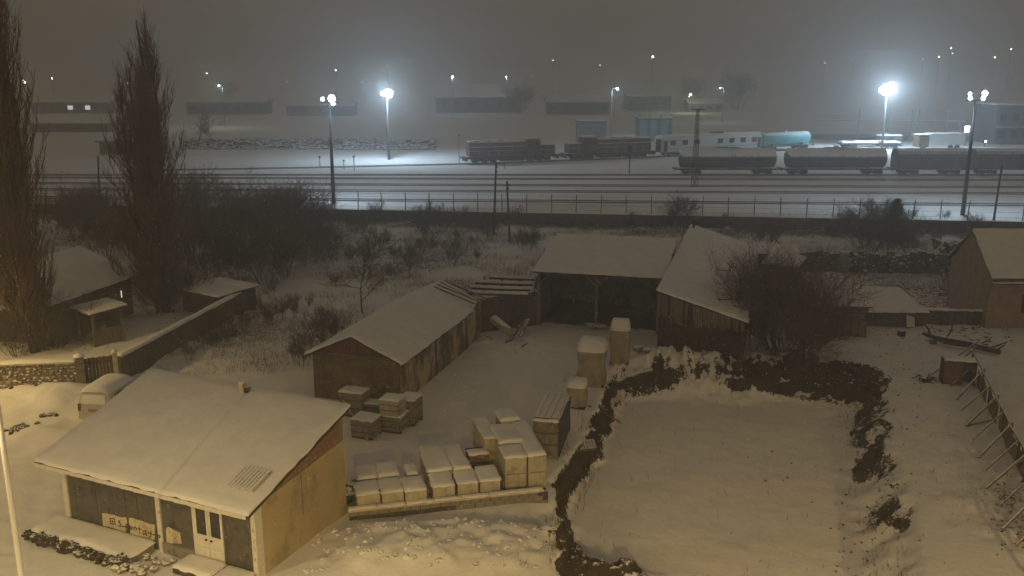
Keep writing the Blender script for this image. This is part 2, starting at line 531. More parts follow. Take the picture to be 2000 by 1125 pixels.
# a crisp retaining step under the boundary wall: the rows near it already sample it finely
nv = GX.size
me = bpy.data.meshes.new('ground')
co = np.stack([GX.ravel(), GY.ravel(), GZ.ravel()], 1)
w_, h_ = len(gx), len(gy)
ii = (np.arange(h_ - 1)[:, None] * w_ + np.arange(w_ - 1)[None, :]).ravel()
quads = np.stack([ii, ii + 1, ii + w_ + 1, ii + w_], 1)
me.vertices.add(nv)
me.vertices.foreach_set('co', co.ravel().astype(np.float32))
me.loops.add(quads.size)
me.loops.foreach_set('vertex_index', quads.ravel().astype(np.int32))
me.polygons.add(len(quads))
me.polygons.foreach_set('loop_start', (np.arange(len(quads)) * 4).astype(np.int32))
me.polygons.foreach_set('use_smooth', np.ones(len(quads), bool))
me.update(calc_edges=True)
at = me.attributes.new('bare', 'FLOAT', 'POINT')
at.data.foreach_set('value', GB.ravel().astype(np.float32))


def ground_material():
    m = bpy.data.materials.new('snowy_ground')
    m.use_nodes = True
    N, L = m.node_tree.nodes, m.node_tree.links
    b = N['Principled BSDF']
    b.inputs['Roughness'].default_value = 0.92
    b.inputs['Specular IOR Level'].default_value = 0.2
    tc = N.new('ShaderNodeTexCoord')

    def noise(sc, det=8, ro=.62):
        n = N.new('ShaderNodeTexNoise')
        n.inputs['Scale'].default_value = sc
        n.inputs['Detail'].default_value = det
        n.inputs['Roughness'].default_value = ro
        L.new(tc.outputs['Object'], n.inputs['Vector'])
        return n.outputs['Fac']

    def math_(op, a, b2, c=None):
        n = N.new('ShaderNodeMath')
        n.operation = op
        for i, v in enumerate((a, b2, c)):
            if v is None:
                continue
            if isinstance(v, (int, float)):
                n.inputs[i].default_value = v
            else:
                L.new(v, n.inputs[i])
        return n.outputs[0]

    def mix(fac, a, b2):
        n = N.new('ShaderNodeMix')
        n.data_type = 'RGBA'
        L.new(fac, n.inputs['Factor'])
        for i, v in ((6, a), (7, b2)):
            if isinstance(v, tuple):
                n.inputs[i].default_value = (*v, 1)
            else:
                L.new(v, n.inputs[i])
        return n.outputs[2]
    at = N.new('ShaderNodeAttribute')
    at.attribute_name = 'bare'
    g = N.new('ShaderNodeNewGeometry')
    sx = N.new('ShaderNodeSeparateXYZ')
    L.new(g.outputs['Normal'], sx.inputs[0])
    steep = math_('MULTIPLY', math_('MAXIMUM', math_('SUBTRACT', 0.95, sx.outputs['Z']), 0.0), 3.2)
    amount = math_('ADD', at.outputs['Fac'], math_('MULTIPLY', steep, math_('MINIMUM', math_('MULTIPLY', at.outputs['Fac'], 3.0), 1.0)))
    n1 = math_('ADD', math_('MULTIPLY', noise(2.6), .45), math_('MULTIPLY', noise(9.0, 10, .7), .55))
    v = math_('ADD', math_('MULTIPLY', math_('SUBTRACT', n1, 0.5), 3.2), math_('SUBTRACT', amount, 0.62))
    v = math_('SUBTRACT', v, math_('MULTIPLY', math_('MAXIMUM', math_('SUBTRACT', noise(5.5, 4, .6), .52), 0.0), math_('MULTIPLY', math_('MAXIMUM', math_('SUBTRACT', 1.15, at.outputs['Fac']), 0.0), 2.0)))
    fac = N.new('ShaderNodeMapRange')
    fac.inputs['From Min'].default_value = -0.06
    fac.inputs['From Max'].default_value = 0.10
    L.new(v, fac.inputs['Value'])
    sn = mix(noise(.5), SNOWC, (0.78, 0.78, 0.79))
    so = mix(noise(3.0), (0.024, 0.017, 0.012), (0.066, 0.047, 0.033))
    L.new(mix(fac.outputs['Result'], sn, so), b.inputs['Base Color'])
    bp = N.new('ShaderNodeBump')
    bp.inputs['Strength'].default_value = .5
    bp.inputs['Distance'].default_value = .06
    L.new(math_('ADD', noise(4.0), math_('MULTIPLY', fac.outputs['Result'], math_('MULTIPLY', noise(22), 1.2))), bp.inputs['Height'])
    L.new(bp.outputs['Normal'], b.inputs['Normal'])
    return m


me.materials.append(ground_material())
ground = bpy.data.objects.new('ground', me)
COL.objects.link(ground)
tag(ground, 'snow covered ground with a dug pit, bare soil banks and rail yard', 'ground', kind='structure')
# ---------------------------------------------------------------- frames for buildings
class Frame:
    """a plan frame: origin, turn; local (a, b, z) with a along the front and b going back"""
    def __init__(s, x, y, deg, z=0.0):
        s.x, s.y, s.z, s.rz = x, y, z, R(deg)
        s.c, s.n = math.cos(s.rz), math.sin(s.rz)

    def inv(s, p):
        dx, dy = p[0] - s.x, p[1] - s.y
        return (dx * s.c + dy * s.n, -dx * s.n + dy * s.c, p[2] - s.z)

    def to(s, a, b, z=0.0):
        return Vector((s.x + a * s.c - b * s.n, s.y + a * s.n + b * s.c, s.z + z))

    def empty(s, name, label, cat, group=None):
        return thing(name, (s.x, s.y, s.z), s.rz, label, cat, group)

    def face(s, px, py, b=0.0, a=None):
        """pixel -> (a, z) on the wall plane b, or (b, z) on the wall plane a"""
        d = Vector(((px - 1000) / F, cP + (562.5 - py) / F * sP, -sP + (562.5 - py) / F * cP))
        o = s.inv((0, 0, CAMH))
        dl = (d.x * s.c + d.y * s.n, -d.x * s.n + d.y * s.c, d.z)
        if a is None:
            t = (b - o[1]) / dl[1]
            return (o[0] + dl[0] * t, o[2] + dl[2] * t)
        t = (a - o[0]) / dl[0]
        return (o[1] + dl[1] * t, o[2] + dl[2] * t)


def plate(mb, poly, b0, b1):
    """polygon of (a, z) on a wall facing -b"""
    return mb.prism(poly, 'y', b0, b1)


def gable_walls(t, L, W, h, ridge, mat, th=0.25, front=True):
    """four walls of a plain house with the ridge along a at b = W/2"""
    MB().box(0, L, 0, th, 0, h).build('wall', mat, t)
    MB().box(0, L, W - th, W, 0, h).build('wall', mat, t)
    for a0 in (0, L - th):
        MB().prism([(th, 0), (W - th, 0), (W - th, h), (W / 2, ridge), (th, h)], 'x', a0, a0 + th).build('wall', mat, t)


def snow_roof(t, a0, a1, b0, b1, zf, th=0.12, sn=0.13, mat='wood_dark', seed=1, name='roof', step=.4):
    q = [(a0, b0, zf(a0, b0)), (a1, b0, zf(a1, b0)), (a1, b1, zf(a1, b1)), (a0, b1, zf(a0, b1))]
    r = MB().slab(q, th).build(name, mat, t)
    MB().pillow(a0 - .03, a1 + .03, b0 - .03, b1 + .03, zf, sn, seed, step).build('snow_cover', 'snow', r, True)
    return r


# ---------------------------------------------------------------- 1 the ochre shed at the lane
SF = Frame(-17.31, 32.83, -24.8)
LS, WS = 9.3, 5.3


def zroof(a, b):
    return 2.90 + 0.302 * b


shed = SF.empty('lane_shed', 'low shed with grey graffitied front, ochre side wall and wide snowy sloping roof', 'shed')
MB().box(0.0, LS - .25, 0, .25, -.3, 2.78).build('wall', 'dark_wall', shed)
o = MB().prism([(0, -.4), (WS, -.4), (WS, 3.22), (.75, 2.80), (0, 2.80)], 'x', LS - .25, LS).build('wall', 'ochre', shed)
o['label'] = 'plain ochre rendered side wall'
MB().prism([(.25, -.4), (WS - .25, -.4), (WS - .25, 4.3), (.25, 2.8)], 'x', 0, .25).build('wall', 'dark_wall', shed)
MB().box(0.25, LS - .25, WS - .25, WS, -.4, 4.3).build('wall', 'dark_wall', shed)
# brick infill between the side wall and the roof
core = MB().prism([(.76, 2.81), (WS, 3.23), (WS, 4.36), (.9, 3.02)], 'x', LS - .22, LS - .03).build('gable_infill', 'mortar', shed)
bm_brick = None
rng = random.Random(5)
for r in range(9):
    zb = 2.86 + r * .17
    b = .5 + (.14 if r % 2 else 0)
    while b < WS - .28:
        lo_, hi_ = 2.80 + (b - .0) * .081 + .03, zroof(b, b) - .16
        if zb > lo_ + .0 and zb + .15 < hi_:
            if bm_brick is None:
                bm_brick = MB().box(-.05, .012, 0, .26, 0, .14).build('brick', 'brick', core)
                k = bm_brick
            else:
                k = dup(bm_brick, core)
            k.location = (LS - .03 + rng.uniform(-.01, .012), b, zb)
        b += .285
# groove in the side wall
MB().box(LS, LS + .012, 2.55, 2.60, 1.3, 2.93).build('crack', 'mortar', shed)
# roof
rf = snow_roof(shed, -.95, LS + .18, -.55, WS + .25, zroof, .10, .12, 'wood_dark', 3, step=.35)
fas = MB()
for i in range(16):
    a = -.9 + i * (LS + 1.0) / 16
    zz = zroof(0, -.57)
    fas.hexa([(a, -.60, zz - .17 - rng.uniform(0, .02)), (a + .635, -.60, zz - .16), (a + .635, -.57, zz - .16), (a, -.57, zz - .17),
              (a, -.60, zz - .03), (a + .635, -.60, zz - .02 - rng.uniform(0, .015)), (a + .635, -.57, zz - .02), (a, -.57, zz - .03)])
fas.build('fascia', 'white_paint', rf)
MB().box(-.9, LS + .1, -.52, -.02, 2.70, 2.735).build('soffit', 'cream', shed)
MB().prism([(LS - .05, 2.74), (LS + .03, 2.74), (LS + .03, 2.58), (LS - .05, 2.70)], 'y', -.52, 0).build('bracket', 'ochre', shed)
# verge timber along the side
MB().hexa([(LS + .10, -.55, zroof(0, -.55) - .16), (LS + .17, -.55, zroof(0, -.55) - .16), (LS + .17, WS + .2, zroof(0, WS + .2) - .20), (LS + .10, WS + .2, zroof(0, WS + .2) - .20),
           (LS + .10, -.55, zroof(0, -.55) - .101), (LS + .17, -.55, zroof(0, -.55) - .101), (LS + .17, WS + .2, zroof(0, WS + .2) - .101), (LS + .10, WS + .2, zroof(0, WS + .2) - .101)]).build('verge_board', 'wood_dark', rf)
# scraps hanging under the eave
for a in (6.05 - 1.9, -.35):
    p = [(a + .5 * i / 6, 2.71 - .2 * math.sin(math.pi * i / 6)) for i in range(7)]
    plate(MB(), p, -.53, -.51).build('torn_sheet', 'cream', shed)
# pilasters
for a0, a1, m in ((-.16, .06, 'white_paint'), (LS - .18, LS + .016, 'white_paint')):
    MB().box(a0, a1, -.07, .3, -.3, 2.70).build('pilaster', m, shed)
am = SF.face(312, 1040, -.07)[0]
pil = MB().box(am - .10, am + .10, -.07, 0, -.1, 2.70).build('pilaster', 'white_paint', shed)
# cream patches with lettering sprayed on them (traced on the wall plane)


def zoomed(p, ox=180, oy=980, k=11.25):
    return (ox + p[0] / k, oy + p[1] / k)


def wall_pts(pts, b=0.0, **kw):
    return [SF.face(*zoomed(p, **kw), b) for p in pts]


PATCH = [[(225, 250), (300, 258), (480, 290), (560, 322), (650, 345), (750, 340), (770, 420), (770, 480), (748, 560), (735, 690), (620, 640), (500, 590), (380, 560), (240, 530)],
         [(810, 360), (880, 350), (1000, 400), (1150, 440), (1260, 485), (1375, 508), (1375, 845), (1200, 800), (1000, 780), (900, 745), (830, 680), (850, 600), (815, 480)]]
for p in PATCH:
    plate(MB(), wall_pts(p)[::-1], -.008, 0).build('paint_patch', 'cream', shed)
p3 = wall_pts([(1020, 600), (1040, 585), (1090, 612), (1145, 640), (1150, 690), (1162, 735), (1025, 730)], ox=100, oy=900, k=4.545)
plate(MB(), p3[::-1], -.008, 0).build('paint_patch', 'cream', shed)


def ribbon(mb, pts, w, b):
    for (x0, z0), (x1, z1) in zip(pts[:-1], pts[1:]):
        dx, dz = x1 - x0, z1 - z0
        l = math.hypot(dx, dz) + 1e-9
        ex, ez = dx / l * w * .4, dz / l * w * .4
        nx, nz = -dz / l * w / 2, dx / l * w / 2
        q = [(x0 - ex + nx, z0 - ez + nz), (x1 + ex + nx, z1 + ez + nz), (x1 + ex - nx, z1 + ez - nz), (x0 - ex - nx, z0 - ez - nz)]
        mb.add([(a, b, z) for a, z in q], [(3, 2, 1, 0)])
        b -= .0004


STROKES = [[(395, 365), (490, 380), (505, 495), (405, 480), (395, 365)], [(430, 432), (462, 436)], [(445, 412), (447, 455)],
           [(570, 420), (610, 430), (590, 465), (635, 490), (630, 540), (570, 525)], [(655, 540), (735, 555)],
           [(800, 490), (750, 490), (735, 530), (770, 570), (820, 540), (810, 500)], [(800, 560), (812, 640), (800, 700), (760, 690), (765, 650), (800, 640)],
           [(830, 550), (830, 600), (870, 600), (880, 560), (840, 545)], [(920, 620), (920, 560), (950, 555), (965, 570), (965, 640)],
           [(1030, 530), (1050, 700)], [(970, 590), (1080, 605)], [(1170, 640), (1120, 640), (1120, 710), (1165, 715), (1180, 640), (1195, 740)],
           [(1240, 660), (1250, 700), (1290, 690)], [(1295, 640), (1290, 760), (1250, 790)], [(1310, 710), (1385, 732)],
           [(1425, 640), (1405, 690), (1420, 750), (1480, 790), (1495, 750), (1450, 730), (1430, 745)]]
gr = MB()
for i, st in enumerate(STROKES):
    off = -.011 if i < 15 else -.074
    ribbon(gr, wall_pts(st, off), .048, off)
gr.build('graffiti', 'black_ink', shed)['kind'] = 'stuff'
gr = MB()
for st in ([(1440, 195), (1490, 200), (1493, 265), (1443, 260), (1440, 195)], [(1440, 228), (1490, 232)], [(1466, 196), (1468, 262)]):
    ribbon(gr, wall_pts(st, -.073), .018, -.073)
gr.build('painted_mark', 'red_ink', pil)
gr = MB()
for zc, st in ((1.85, [(-.05, -.08), (0, .1), (.05, -.06)]), (1.5, [(-.05, .08), (.05, .02), (-.04, -.08)]), (1.15, [(-.04, .06), (.03, .06), (.03, -.08)]), (.75, [(-.04, .05), (.04, .05), (-.04, -.04), (.05, -.05)])):
    ribbon(gr, [(LS - .08 + x, zc + z) for x, z in st], .022, -.073)
gr.build('painted_mark', 'red_ink', shed)
# panel joints in the front
for px in (190, 245, 268, 437):
    a = SF.face(px, 990, 0)[0]
    MB().box(a - .012, a + .012, -.006, 0, .3, 2.65).build('panel_joint', 'wood_dark', shed)
# double door
da0, da1 = SF.face(383, 1040)[0], SF.face(437, 1050)[0]
dz0 = SF.face(400, 1090)[1]
dm = (da0 + da1) / 2
dh = 2.05
for i, (x0, x1) in enumerate(((da0, dm - .01), (dm + .01, da1))):
    leaf = MB()
    leaf.box(x0, x1, -.05, -.004, dz0, dz0 + dh * .47)
    for u0, u1, v0, v1 in ((x0, x0 + .09, .47, 1), (x1 - .09, x1, .47, 1), (x0 + .09, x1 - .09, .955, 1)):
        leaf.box(u0, u1, -.05, -.004, dz0 + dh * v0, dz0 + dh * v1)
    leaf = leaf.build('door', 'white_paint', shed)
    MB().box(x0 + .09, x1 - .09, -.03, -.01, dz0 + dh * .47, dz0 + dh * .955).build('pane', 'glass', leaf)
    MB().box(x0 + .04, x1 - .04, -.058, -.05, dz0 + dh * .235, dz0 + dh * .245).build('rail', 'cream', leaf)
    hx = x1 - .1 if i == 0 else x0 + .12
    MB().lathe([(-.12, .035), (-.09, .045), (-.05, .02)], 10, 'y', (hx, 0, dz0 + dh * .40)).build('handle', 'black_ink', leaf, True)
MB().box(da0 - .08, da0, -.06, 0, dz0, dz0 + dh + .05).build('door_frame', 'white_paint', shed)
MB().box(da0 - .08, da1 + .02, -.06, 0, dz0 + dh + .05, dz0 + dh + .11).build('door_frame', 'white_paint', shed)
# plinth and the raised step with its dark stone edge
MB().box(am + .10, da0 - .1, -.10, 0, -.3, .42).build('plinth', 'concrete', shed)
# chimney
ch = SF.inv(G(457, 772, 4.55))
chm = MB().box(ch[0] - .12, ch[0] + .12, WS - .28, WS - .04, 4.2, 4.92).build('chimney', 'cream', rf)
MB().box(ch[0] + .16, ch[0] + .30, WS - .26, WS - .06, 4.2, 4.76).build('flue', 'dark_stone', rf)
MB().pillow(ch[0] - .14, ch[0] + .14, WS - .30, WS - .02, lambda x, y: 4.92, .06, 2, .2).build('snow_cover', 'snow', chm, True)
# the kerbed step in front
st_ = SF.empty('stone_step', 'long low stone step with rough dark edge under snow before the grey front', 'step')
e = MB()
rng = random.Random(8)
MB().box(-.4, am - .3, -1.35, -.12, -.2, .33).build('slab', 'concrete', st_)
for i in range(110):
    a = -.6 + rng.random() * (am + .45)
    e.lump((a, -1.5 + rng.uniform(-.10, .12), rng.uniform(-.02, .34)), rng.uniform(.09, .2), rng, .9)
e.build('stone_edge', 'soil', st_)['kind'] = 'stuff'
MB().pillow(-.55, am - .2, -1.42, -.05, lambda x, y: .33, .13, 4, .25, .2, .35).build('snow_cover', 'snow', st_, True)
for i, (a0, a1, z1) in enumerate(((da0 - .25, da1 + .1, .30), (da1 + .25, LS - .1, .26))):
    s2 = SF.empty('doorstep', ('snow capped stone doorstep under the white double door', 'snow capped flat stone beside the doorstep')[i], 'step')
    MB().box(a0, a1, -1.0, -.12, -.3, z1 - .06).build('slab', 'dark_stone', s2)
    MB().pillow(a0 - .04, a1 + .04, -1.05, -.08, lambda x, y: z1 - .06, .12, 5 + i, .2, .12, .3).build('snow_cover', 'snow', s2, True)
rb = MB()
for i in range(26):
    p = SF.to(am + rng.uniform(-.9, 1.0), rng.uniform(-1.7, -.3))
    rb.lump((p.x, p.y, gz(p.x, p.y) + .08), rng.uniform(.08, .24), rng)
tag(rb.build('stone_rubble', 'stone'), 'loose broken stones under snow between the step and the door', 'rubble', kind='stuff')


def make_pallet(name='pallet', w=1.2, d=1.0, n=7, mat='wood'):
    t = thing(name, (0, 0, 0))
    for i in range(3):
        y = -d / 2 + .05 + i * (d - .1) / 2
        MB().box(-w / 2, w / 2, y - .045, y + .045, 0, .10).build('bearer', mat, t)
    s = None
    for i in range(n):
        x = -w / 2 + .055 + i * (w - .11) / (n - 1)
        if s is None:
            s = MB().box(-.05, .05, -d / 2, d / 2, .102, .125).build('slat', mat, t)
            k = s
        else:
            k = dup(s, t)
        k.location = (x, 0, 0)
    return t


MT['pallet_white'] = M('frosted_wood', (0.58, 0.56, 0.50), (0.45, 0.43, 0.38), 6, .9, .3, snow=0.8)
pr = make_pallet('pallet', 1.15, 1.05, 8, 'pallet_white')
q = SF.inv(G(487, 940, 3.2))
pr.location = SF.to(q[0], q[1], zroof(0, q[1]) + .115)
pr.rotation_euler = (math.atan(.302), 0, SF.rz)
tag(pr, 'white slatted pallet lying on the snowy roof near its eave', 'pallet')

# ---------------------------------------------------------------- 2 the block wall and the pallets of blocks behind it
WA, WB = Vector((-6.45, 33.05)), Vector((1.75, 35.0))
wd = (WB - WA)
wl = wd.length
wf = Frame(WA.x, WA.y, math.degrees(math.atan2(wd.y, wd.x)))
bw = wf.empty('block_wall', 'low concrete block wall with pale coping beside the ochre side wall', 'wall')
rng = random.Random(2)
blk = None
for r in range(9):
    zb = -1.38 + r * .2
    n = int(wl / .41)
    for i in range(n + 1):
        a = i * .41 + (.2 if r % 2 else 0)
        if a + .4 > wl + .1 - .12 * max(0, r - 3) * .8:
            continue
        if a < 4.2 and zb < .1:
            continue
        if blk is None:
            blk = MB().box(0, .388, 0, .19, 0, .184).build('block', 'concrete_snowy', bw)
            k = blk
        else:
            k = dup(blk, bw)
        k.location = (a, rng.uniform(-.018, .018), zb)
core = MB().box(.03, wl - .25, .02, .17, -1.2, .40).build('mortar_core', 'dark_stone', bw)
for i in range(7):
    a0 = i * (wl - .45) / 7
    a1 = a0 + (wl - .45) / 7 - .012
    cpx = MB().box(a0, a1, -.05, .25, .425, .51).build('coping', 'cream', bw)
    MB().pillow(a0, a1, -.05, .25, lambda x, y: .51, .05, i, .2, .06, .3).build('snow_cover', 'snow', cpx, True)

YD = wf.rz       # everything in the yard lines up with the wall


def stack(xl, xr, rf_, rb_, zt, tiers, mat, label, group='pallets of building blocks in the yard', rz=None, dmin=.8):
    """a wrapped stack from the pixels of its top face"""
    fl, fr, bl = G(xl, rf_, zt), G(xr, rf_, zt), G((xl + xr) / 2, rb_, zt)
    w = (fr - fl).length
    mid = (fl + fr) / 2
    d = max(dmin, (bl - mid).length)
    rz = YD if rz is None else rz
    c = mid + Vector((-math.sin(rz), math.cos(rz), 0)) * d / 2
    z0 = gz(c.x, c.y)
    t = thing('block_stack', (c.x, c.y, z0), rz, label, 'block stack', group)
    h = zt - z0 - .07
    rng = random.Random(int(xl * 7 + rf_))
    for i in range(3):
        y = -d / 2 + .06 + i * (d - .12) / 2
        MB().box(-w / 2 + .02, w / 2 - .02, y - .05, y + .05, 0, .13).build('pallet_bearer', 'wood_dark', t)
    hh = (h - .13) / tiers
    for i in range(tiers):
        j = rng.uniform(-.02, .02)
        MB().box(-w / 2 + j, w / 2 + j - .01, -d / 2 - j, d / 2 - .01, .13 + i * hh + .012, .13 + (i + 1) * hh - .012).build('wrapped_blocks', mat, t, bevel=.04)
        for sx in (-.25, .25):
            MB().box(sx * w - .012, sx * w + .012, -d / 2 - j - .012, -d / 2 - j, .13 + i * hh + .03, .13 + (i + 1) * hh - .04).build('strap', 'cream', t)
    MB().pillow(-w / 2 - .03, w / 2 + .02, -d / 2 - .03, d / 2 + .02, lambda x, y: h - .02, rng.uniform(.07, .14), int(xl), .2, rng.uniform(.07, .16), .3).build('snow_cover', 'snow', t, True)
    t.rotation_euler = (R(rng.uniform(-1, 1)), R(rng.uniform(-1, 1)), rz + R(rng.uniform(-2.5, 2.5)))
    return t


FL = 'film'
ZL = 1.03
wallrow = [(697, 742, 962, 936), (744, 787, 958, 931), (789, 832, 954, 928), (845, 889, 946, 919), (894, 936, 940, 914), (938, 979, 935, 908)]
names = ['cube of wrapped blocks behind the coping, first from the ochre wall', 'cube of wrapped blocks behind the coping, second from the ochre wall',
         'cube of wrapped blocks behind the coping, third from the ochre wall', 'cube of wrapped blocks behind the coping, in front of the long double stack',
         'cube of wrapped blocks behind the coping between two dark gaps', 'cube of wrapped blocks at the coping, next to the two tall rows']
for q, n in zip(wallrow, names):
    stack(*q, ZL, 1, FL, n)
for q, n in zip([(699, 738, 931, 906), (740, 780, 927, 901), (794, 816, 923, 904)],
                ['low wrapped block cube in the second row, nearest the ochre wall corner', 'low wrapped block cube in the second row beside another of its size', 'narrow leftover block cube in the second row by the dark gap']):
    stack(*q, 1.0, 1, FL, n, dmin=.7)
stack(836, 884, 916, 868, 1.15, 1, FL, 'long snow topped block stack behind the wall row, flush with its twin')
stack(885, 920, 914, 864, 1.15, 1, FL, 'long snow topped block stack behind the wall row, beside the brown crate')
stack(986, 1030, 890, 866, 1.75, 2, FL, 'two-tier block stack at the wall end of the tall row')
stack(975, 1024, 862, 826, 1.8, 2, FL, 'two-tier block stack in the middle of the tall row')
stack(980, 1017, 818, 798, 1.95, 2, FL, 'highest snow topped block stack at the back of the tall row')
stack(944, 974, 852, 812, 1.72, 2, FL, 'two-tier block stack standing beside the brown crate')
stack(1034, 1071, 886, 819, 1.75, 2, FL, 'long two-tier block stack along the open side of the yard, split by a dark gap')
# brown crate among them
cr = G(932, 880, 1.1)
t = thing('wooden_crate', (cr.x, cr.y, gz(cr.x, cr.y)), YD, 'brown snow topped crate between the long stacks and the tall rows', 'crate')
for i in range(5):
    for yy, nm in ((-.42, 'plank'), (.40, 'plank')):
        MB().box(-.45, .45, yy, yy + .02, .08 + i * .19, .08 + i * .19 + .17).build(nm, 'orange_box', t)
for sx in (-.45, .43):
    MB().box(sx, sx + .02, -.40, .40, .08, 1.03).build('side', 'orange_box', t)
MB().box(-.45, .45, -.42, .42, 1.035, 1.06).build('lid', 'wood_dark', t)
MB().pillow(-.47, .47, -.44, .2, lambda x, y: 1.06, .08, 7, .2).build('snow_cover', 'snow', t, True)

# blue wrapped stack with planks on top
bl = G(1082, 806, 2.0)
b0, b1 = G(1047, 818, 2.0), G(1097, 815, 2.0)
bk = G(1100, 768, 2.0)
rz = R(-12)
w, d = .98 * (b1 - b0).length, 1.05 * (bk - (b0 + b1) / 2).length
c = (b0 + b1) / 2 + Vector((.22, d / 2, 0))
t = thing('block_stack', (c.x, c.y, gz(c.x, c.y)), rz, 'tall dark block stack with blue film on its side and snowy planks on top', 'block stack', 'pallets of building blocks in the yard')
for i in range(3):
    MB().box(-w / 2, w / 2, -d / 2, d / 2, .1 + i * .57, .1 + i * .57 + .55).build('wrapped_blocks', 'film_dull', t, bevel=.05)
fm = MB()
rng = random.Random(4)
nu, nw = 14, 9
for i in range(nu + 1):
    for j in range(nw + 1):
        fm.v.append((w / 2 + .02 + rng.uniform(0, .05), -d / 2 + d * i / nu, .05 + 1.8 * j / nw))
for i in range(nu):
    for j in range(nw):
        fm.f.append((i * (nw + 1) + j, (i + 1) * (nw + 1) + j, (i + 1) * (nw + 1) + j + 1, i * (nw + 1) + j + 1))
fm.build('blue_film', 'blue_film', t, True)
MB().pillow(-w / 2 - .03, w / 2 + .03, -d / 2 - .03, d / 2, lambda x, y: 1.80, .10, 3, .2).build('snow_cover', 'snow', t, True)
for i in range(4):
    x = -w / 2 + .12 + i * (w - .24) / 3
    MB().box(x - .05, x + .05, -d / 2 + .25, d / 2, 1.88, 1.94).build('plank', 'wood', t)
MB().box(-w / 2, w / 2, -d / 2 + .1, -d / 2 + .22, 1.89, 1.96).build('plank', 'wood', t)


def shrouded(px, row_base, row_top, wpx, dd, mat, label, rz, seed):
    p = G(px, row_base)
    p.z = gz(p.x, p.y)
    h = ZT(p.y, row_top)
    depth = p.y * cP + CAMH * sP
    w = wpx * depth / F
    t = thing('shrouded_stack', p + Vector((0, dd / 2, 0)), rz, label, 'block stack', 'tall shrouded stacks before the barn')
    prof = []
    rng = random.Random(seed)
    nz, na = 12, 28
    mb = MB()
    for k in range(nz + 1):
        u = k / nz
        s = 1.0 if u < .8 else max(.04, math.sqrt(max(0, 1 - ((u - .8) / .2) ** 2.4)))
        s *= (.96 + .05 * math.sin(u * 9 + seed))
        for j in range(na):
            th = 2 * math.pi * j / na
            ca, sa = math.cos(th), math.sin(th)
            m = 1 / max(abs(ca), abs(sa)) ** .82
            rr = 1 + rng.uniform(-.035, .035)
            mb.v.append((w / 2 * ca * m * (s if u > .8 else s) * rr, dd / 2 * sa * m * s * rr, h * (u if u < .8 else .8 + .2 * math.sin((u - .8) / .2 * math.pi / 2))))
    for k in range(nz):
        for j in range(na):
            j2 = (j + 1) % na
            mb.f.append((k * na + j, k * na + j2, (k + 1) * na + j2, (k + 1) * na + j))
    mb.f.append(tuple(range(nz * na, (nz + 1) * na)))
    mb.build('cover', mat, t, True)
    MB().box(-w / 2 + .05, w / 2 - .05, -dd / 2 + .05, dd / 2 - .05, 0, .14).build('pallet', 'wood_dark', t)
    cap = MB()
    cap.v = [(x * 1.02, y * 1.02, z + .035) for x, y, z in mb.v[9 * na:]]
    cap.f = [(k * na + j, k * na + (j + 1) % na, (k + 1) * na + (j + 1) % na, (k + 1) * na + j) for k in range(3) for j in range(na)] + [tuple(range(3 * na, 4 * na))]
    cap.build('snow_cover', 'snow', t, True)
    return t


MT['cover'] = M('pale_cover', (0.40, 0.36, 0.27), (0.31, 0.28, 0.21), 1.8, .7, .5, snow=.55, c3=(0.24, .21, .16))
shrouded(1158, 757, 668, 56, 1.6, 'cover', 'tall rounded stack in a pale cover, the nearer to the pit', R(-12), 1)
shrouded(1212, 722, 636, 40, 1.1, 'cover', 'slim tall stack in a pale cover close to the dark barn', R(-12), 3)
# collapsed sacks beside them, a low draped heap, loose boards, the lone pallet
rng = random.Random(12)
for i, (px, py, r) in enumerate(((1252, 690, .42), (1246, 705, .5), (1262, 712, .4), (1240, 720, .38))):
    p = G(px, py)
    s = MB().lump((0, 0, 0), r, rng, .5).build('sack', 'cover', None, True)
    s.location = (p.x, p.y, gz(p.x, p.y) + r * .3)
    md = s.modifiers.new('round', 'SUBSURF')
    md.levels = md.render_levels = 2
    tag(s, 'slumped snowy sack in the heap beside the slim shrouded stack', 'sack', 'sacks heaped beside the shrouded stacks')
p = G(1130, 790)
s = shrouded(1128, 800, 748, 40, 1.2, 'cover', 'low draped heap behind the blue wrapped stack', R(-12), 5)
s['group'] = 'draped heaps'
lp = make_pallet('pallet', 1.15, .95, 8, 'wood')
p = G(1140, 860)
lp.location = (p.x, p.y, gz(p.x, p.y) + .05)
lp.rotation_euler = (R(4), R(-3), R(4))
tag(lp, 'weathered slatted pallet lying flat at the pit edge', 'pallet')
fl = make_pallet('pallet', 1.3, 1.0, 9, 'pallet_white')
p = G(1163, 643)
fl.location = (p.x, p.y, gz(p.x, p.y) + .25)
fl.rotation_euler = (R(-6), R(5), R(10))
tag(fl, 'snow dusted pallet propped in front of the barn opening', 'pallet')
for i, (a, b, lab) in enumerate((((1128, 800), (1150, 770), 'thin plank leaning on the draped heap'), ((1120, 745), (1140, 700), 'long thin pole lying by the shrouded stack'), ((1150, 795), (1215, 783), 'crooked stick lying towards the pit edge'))):
    A, B = on(G(*a), .06), on(G(*b), .22)
    tag(MB().tube([A, (A + B) / 2 + Vector((.05, 0, .06)), B], [.045, .04, .03], 6).build('plank' if i == 0 else 'stick', 'wood'), lab, 'timber')

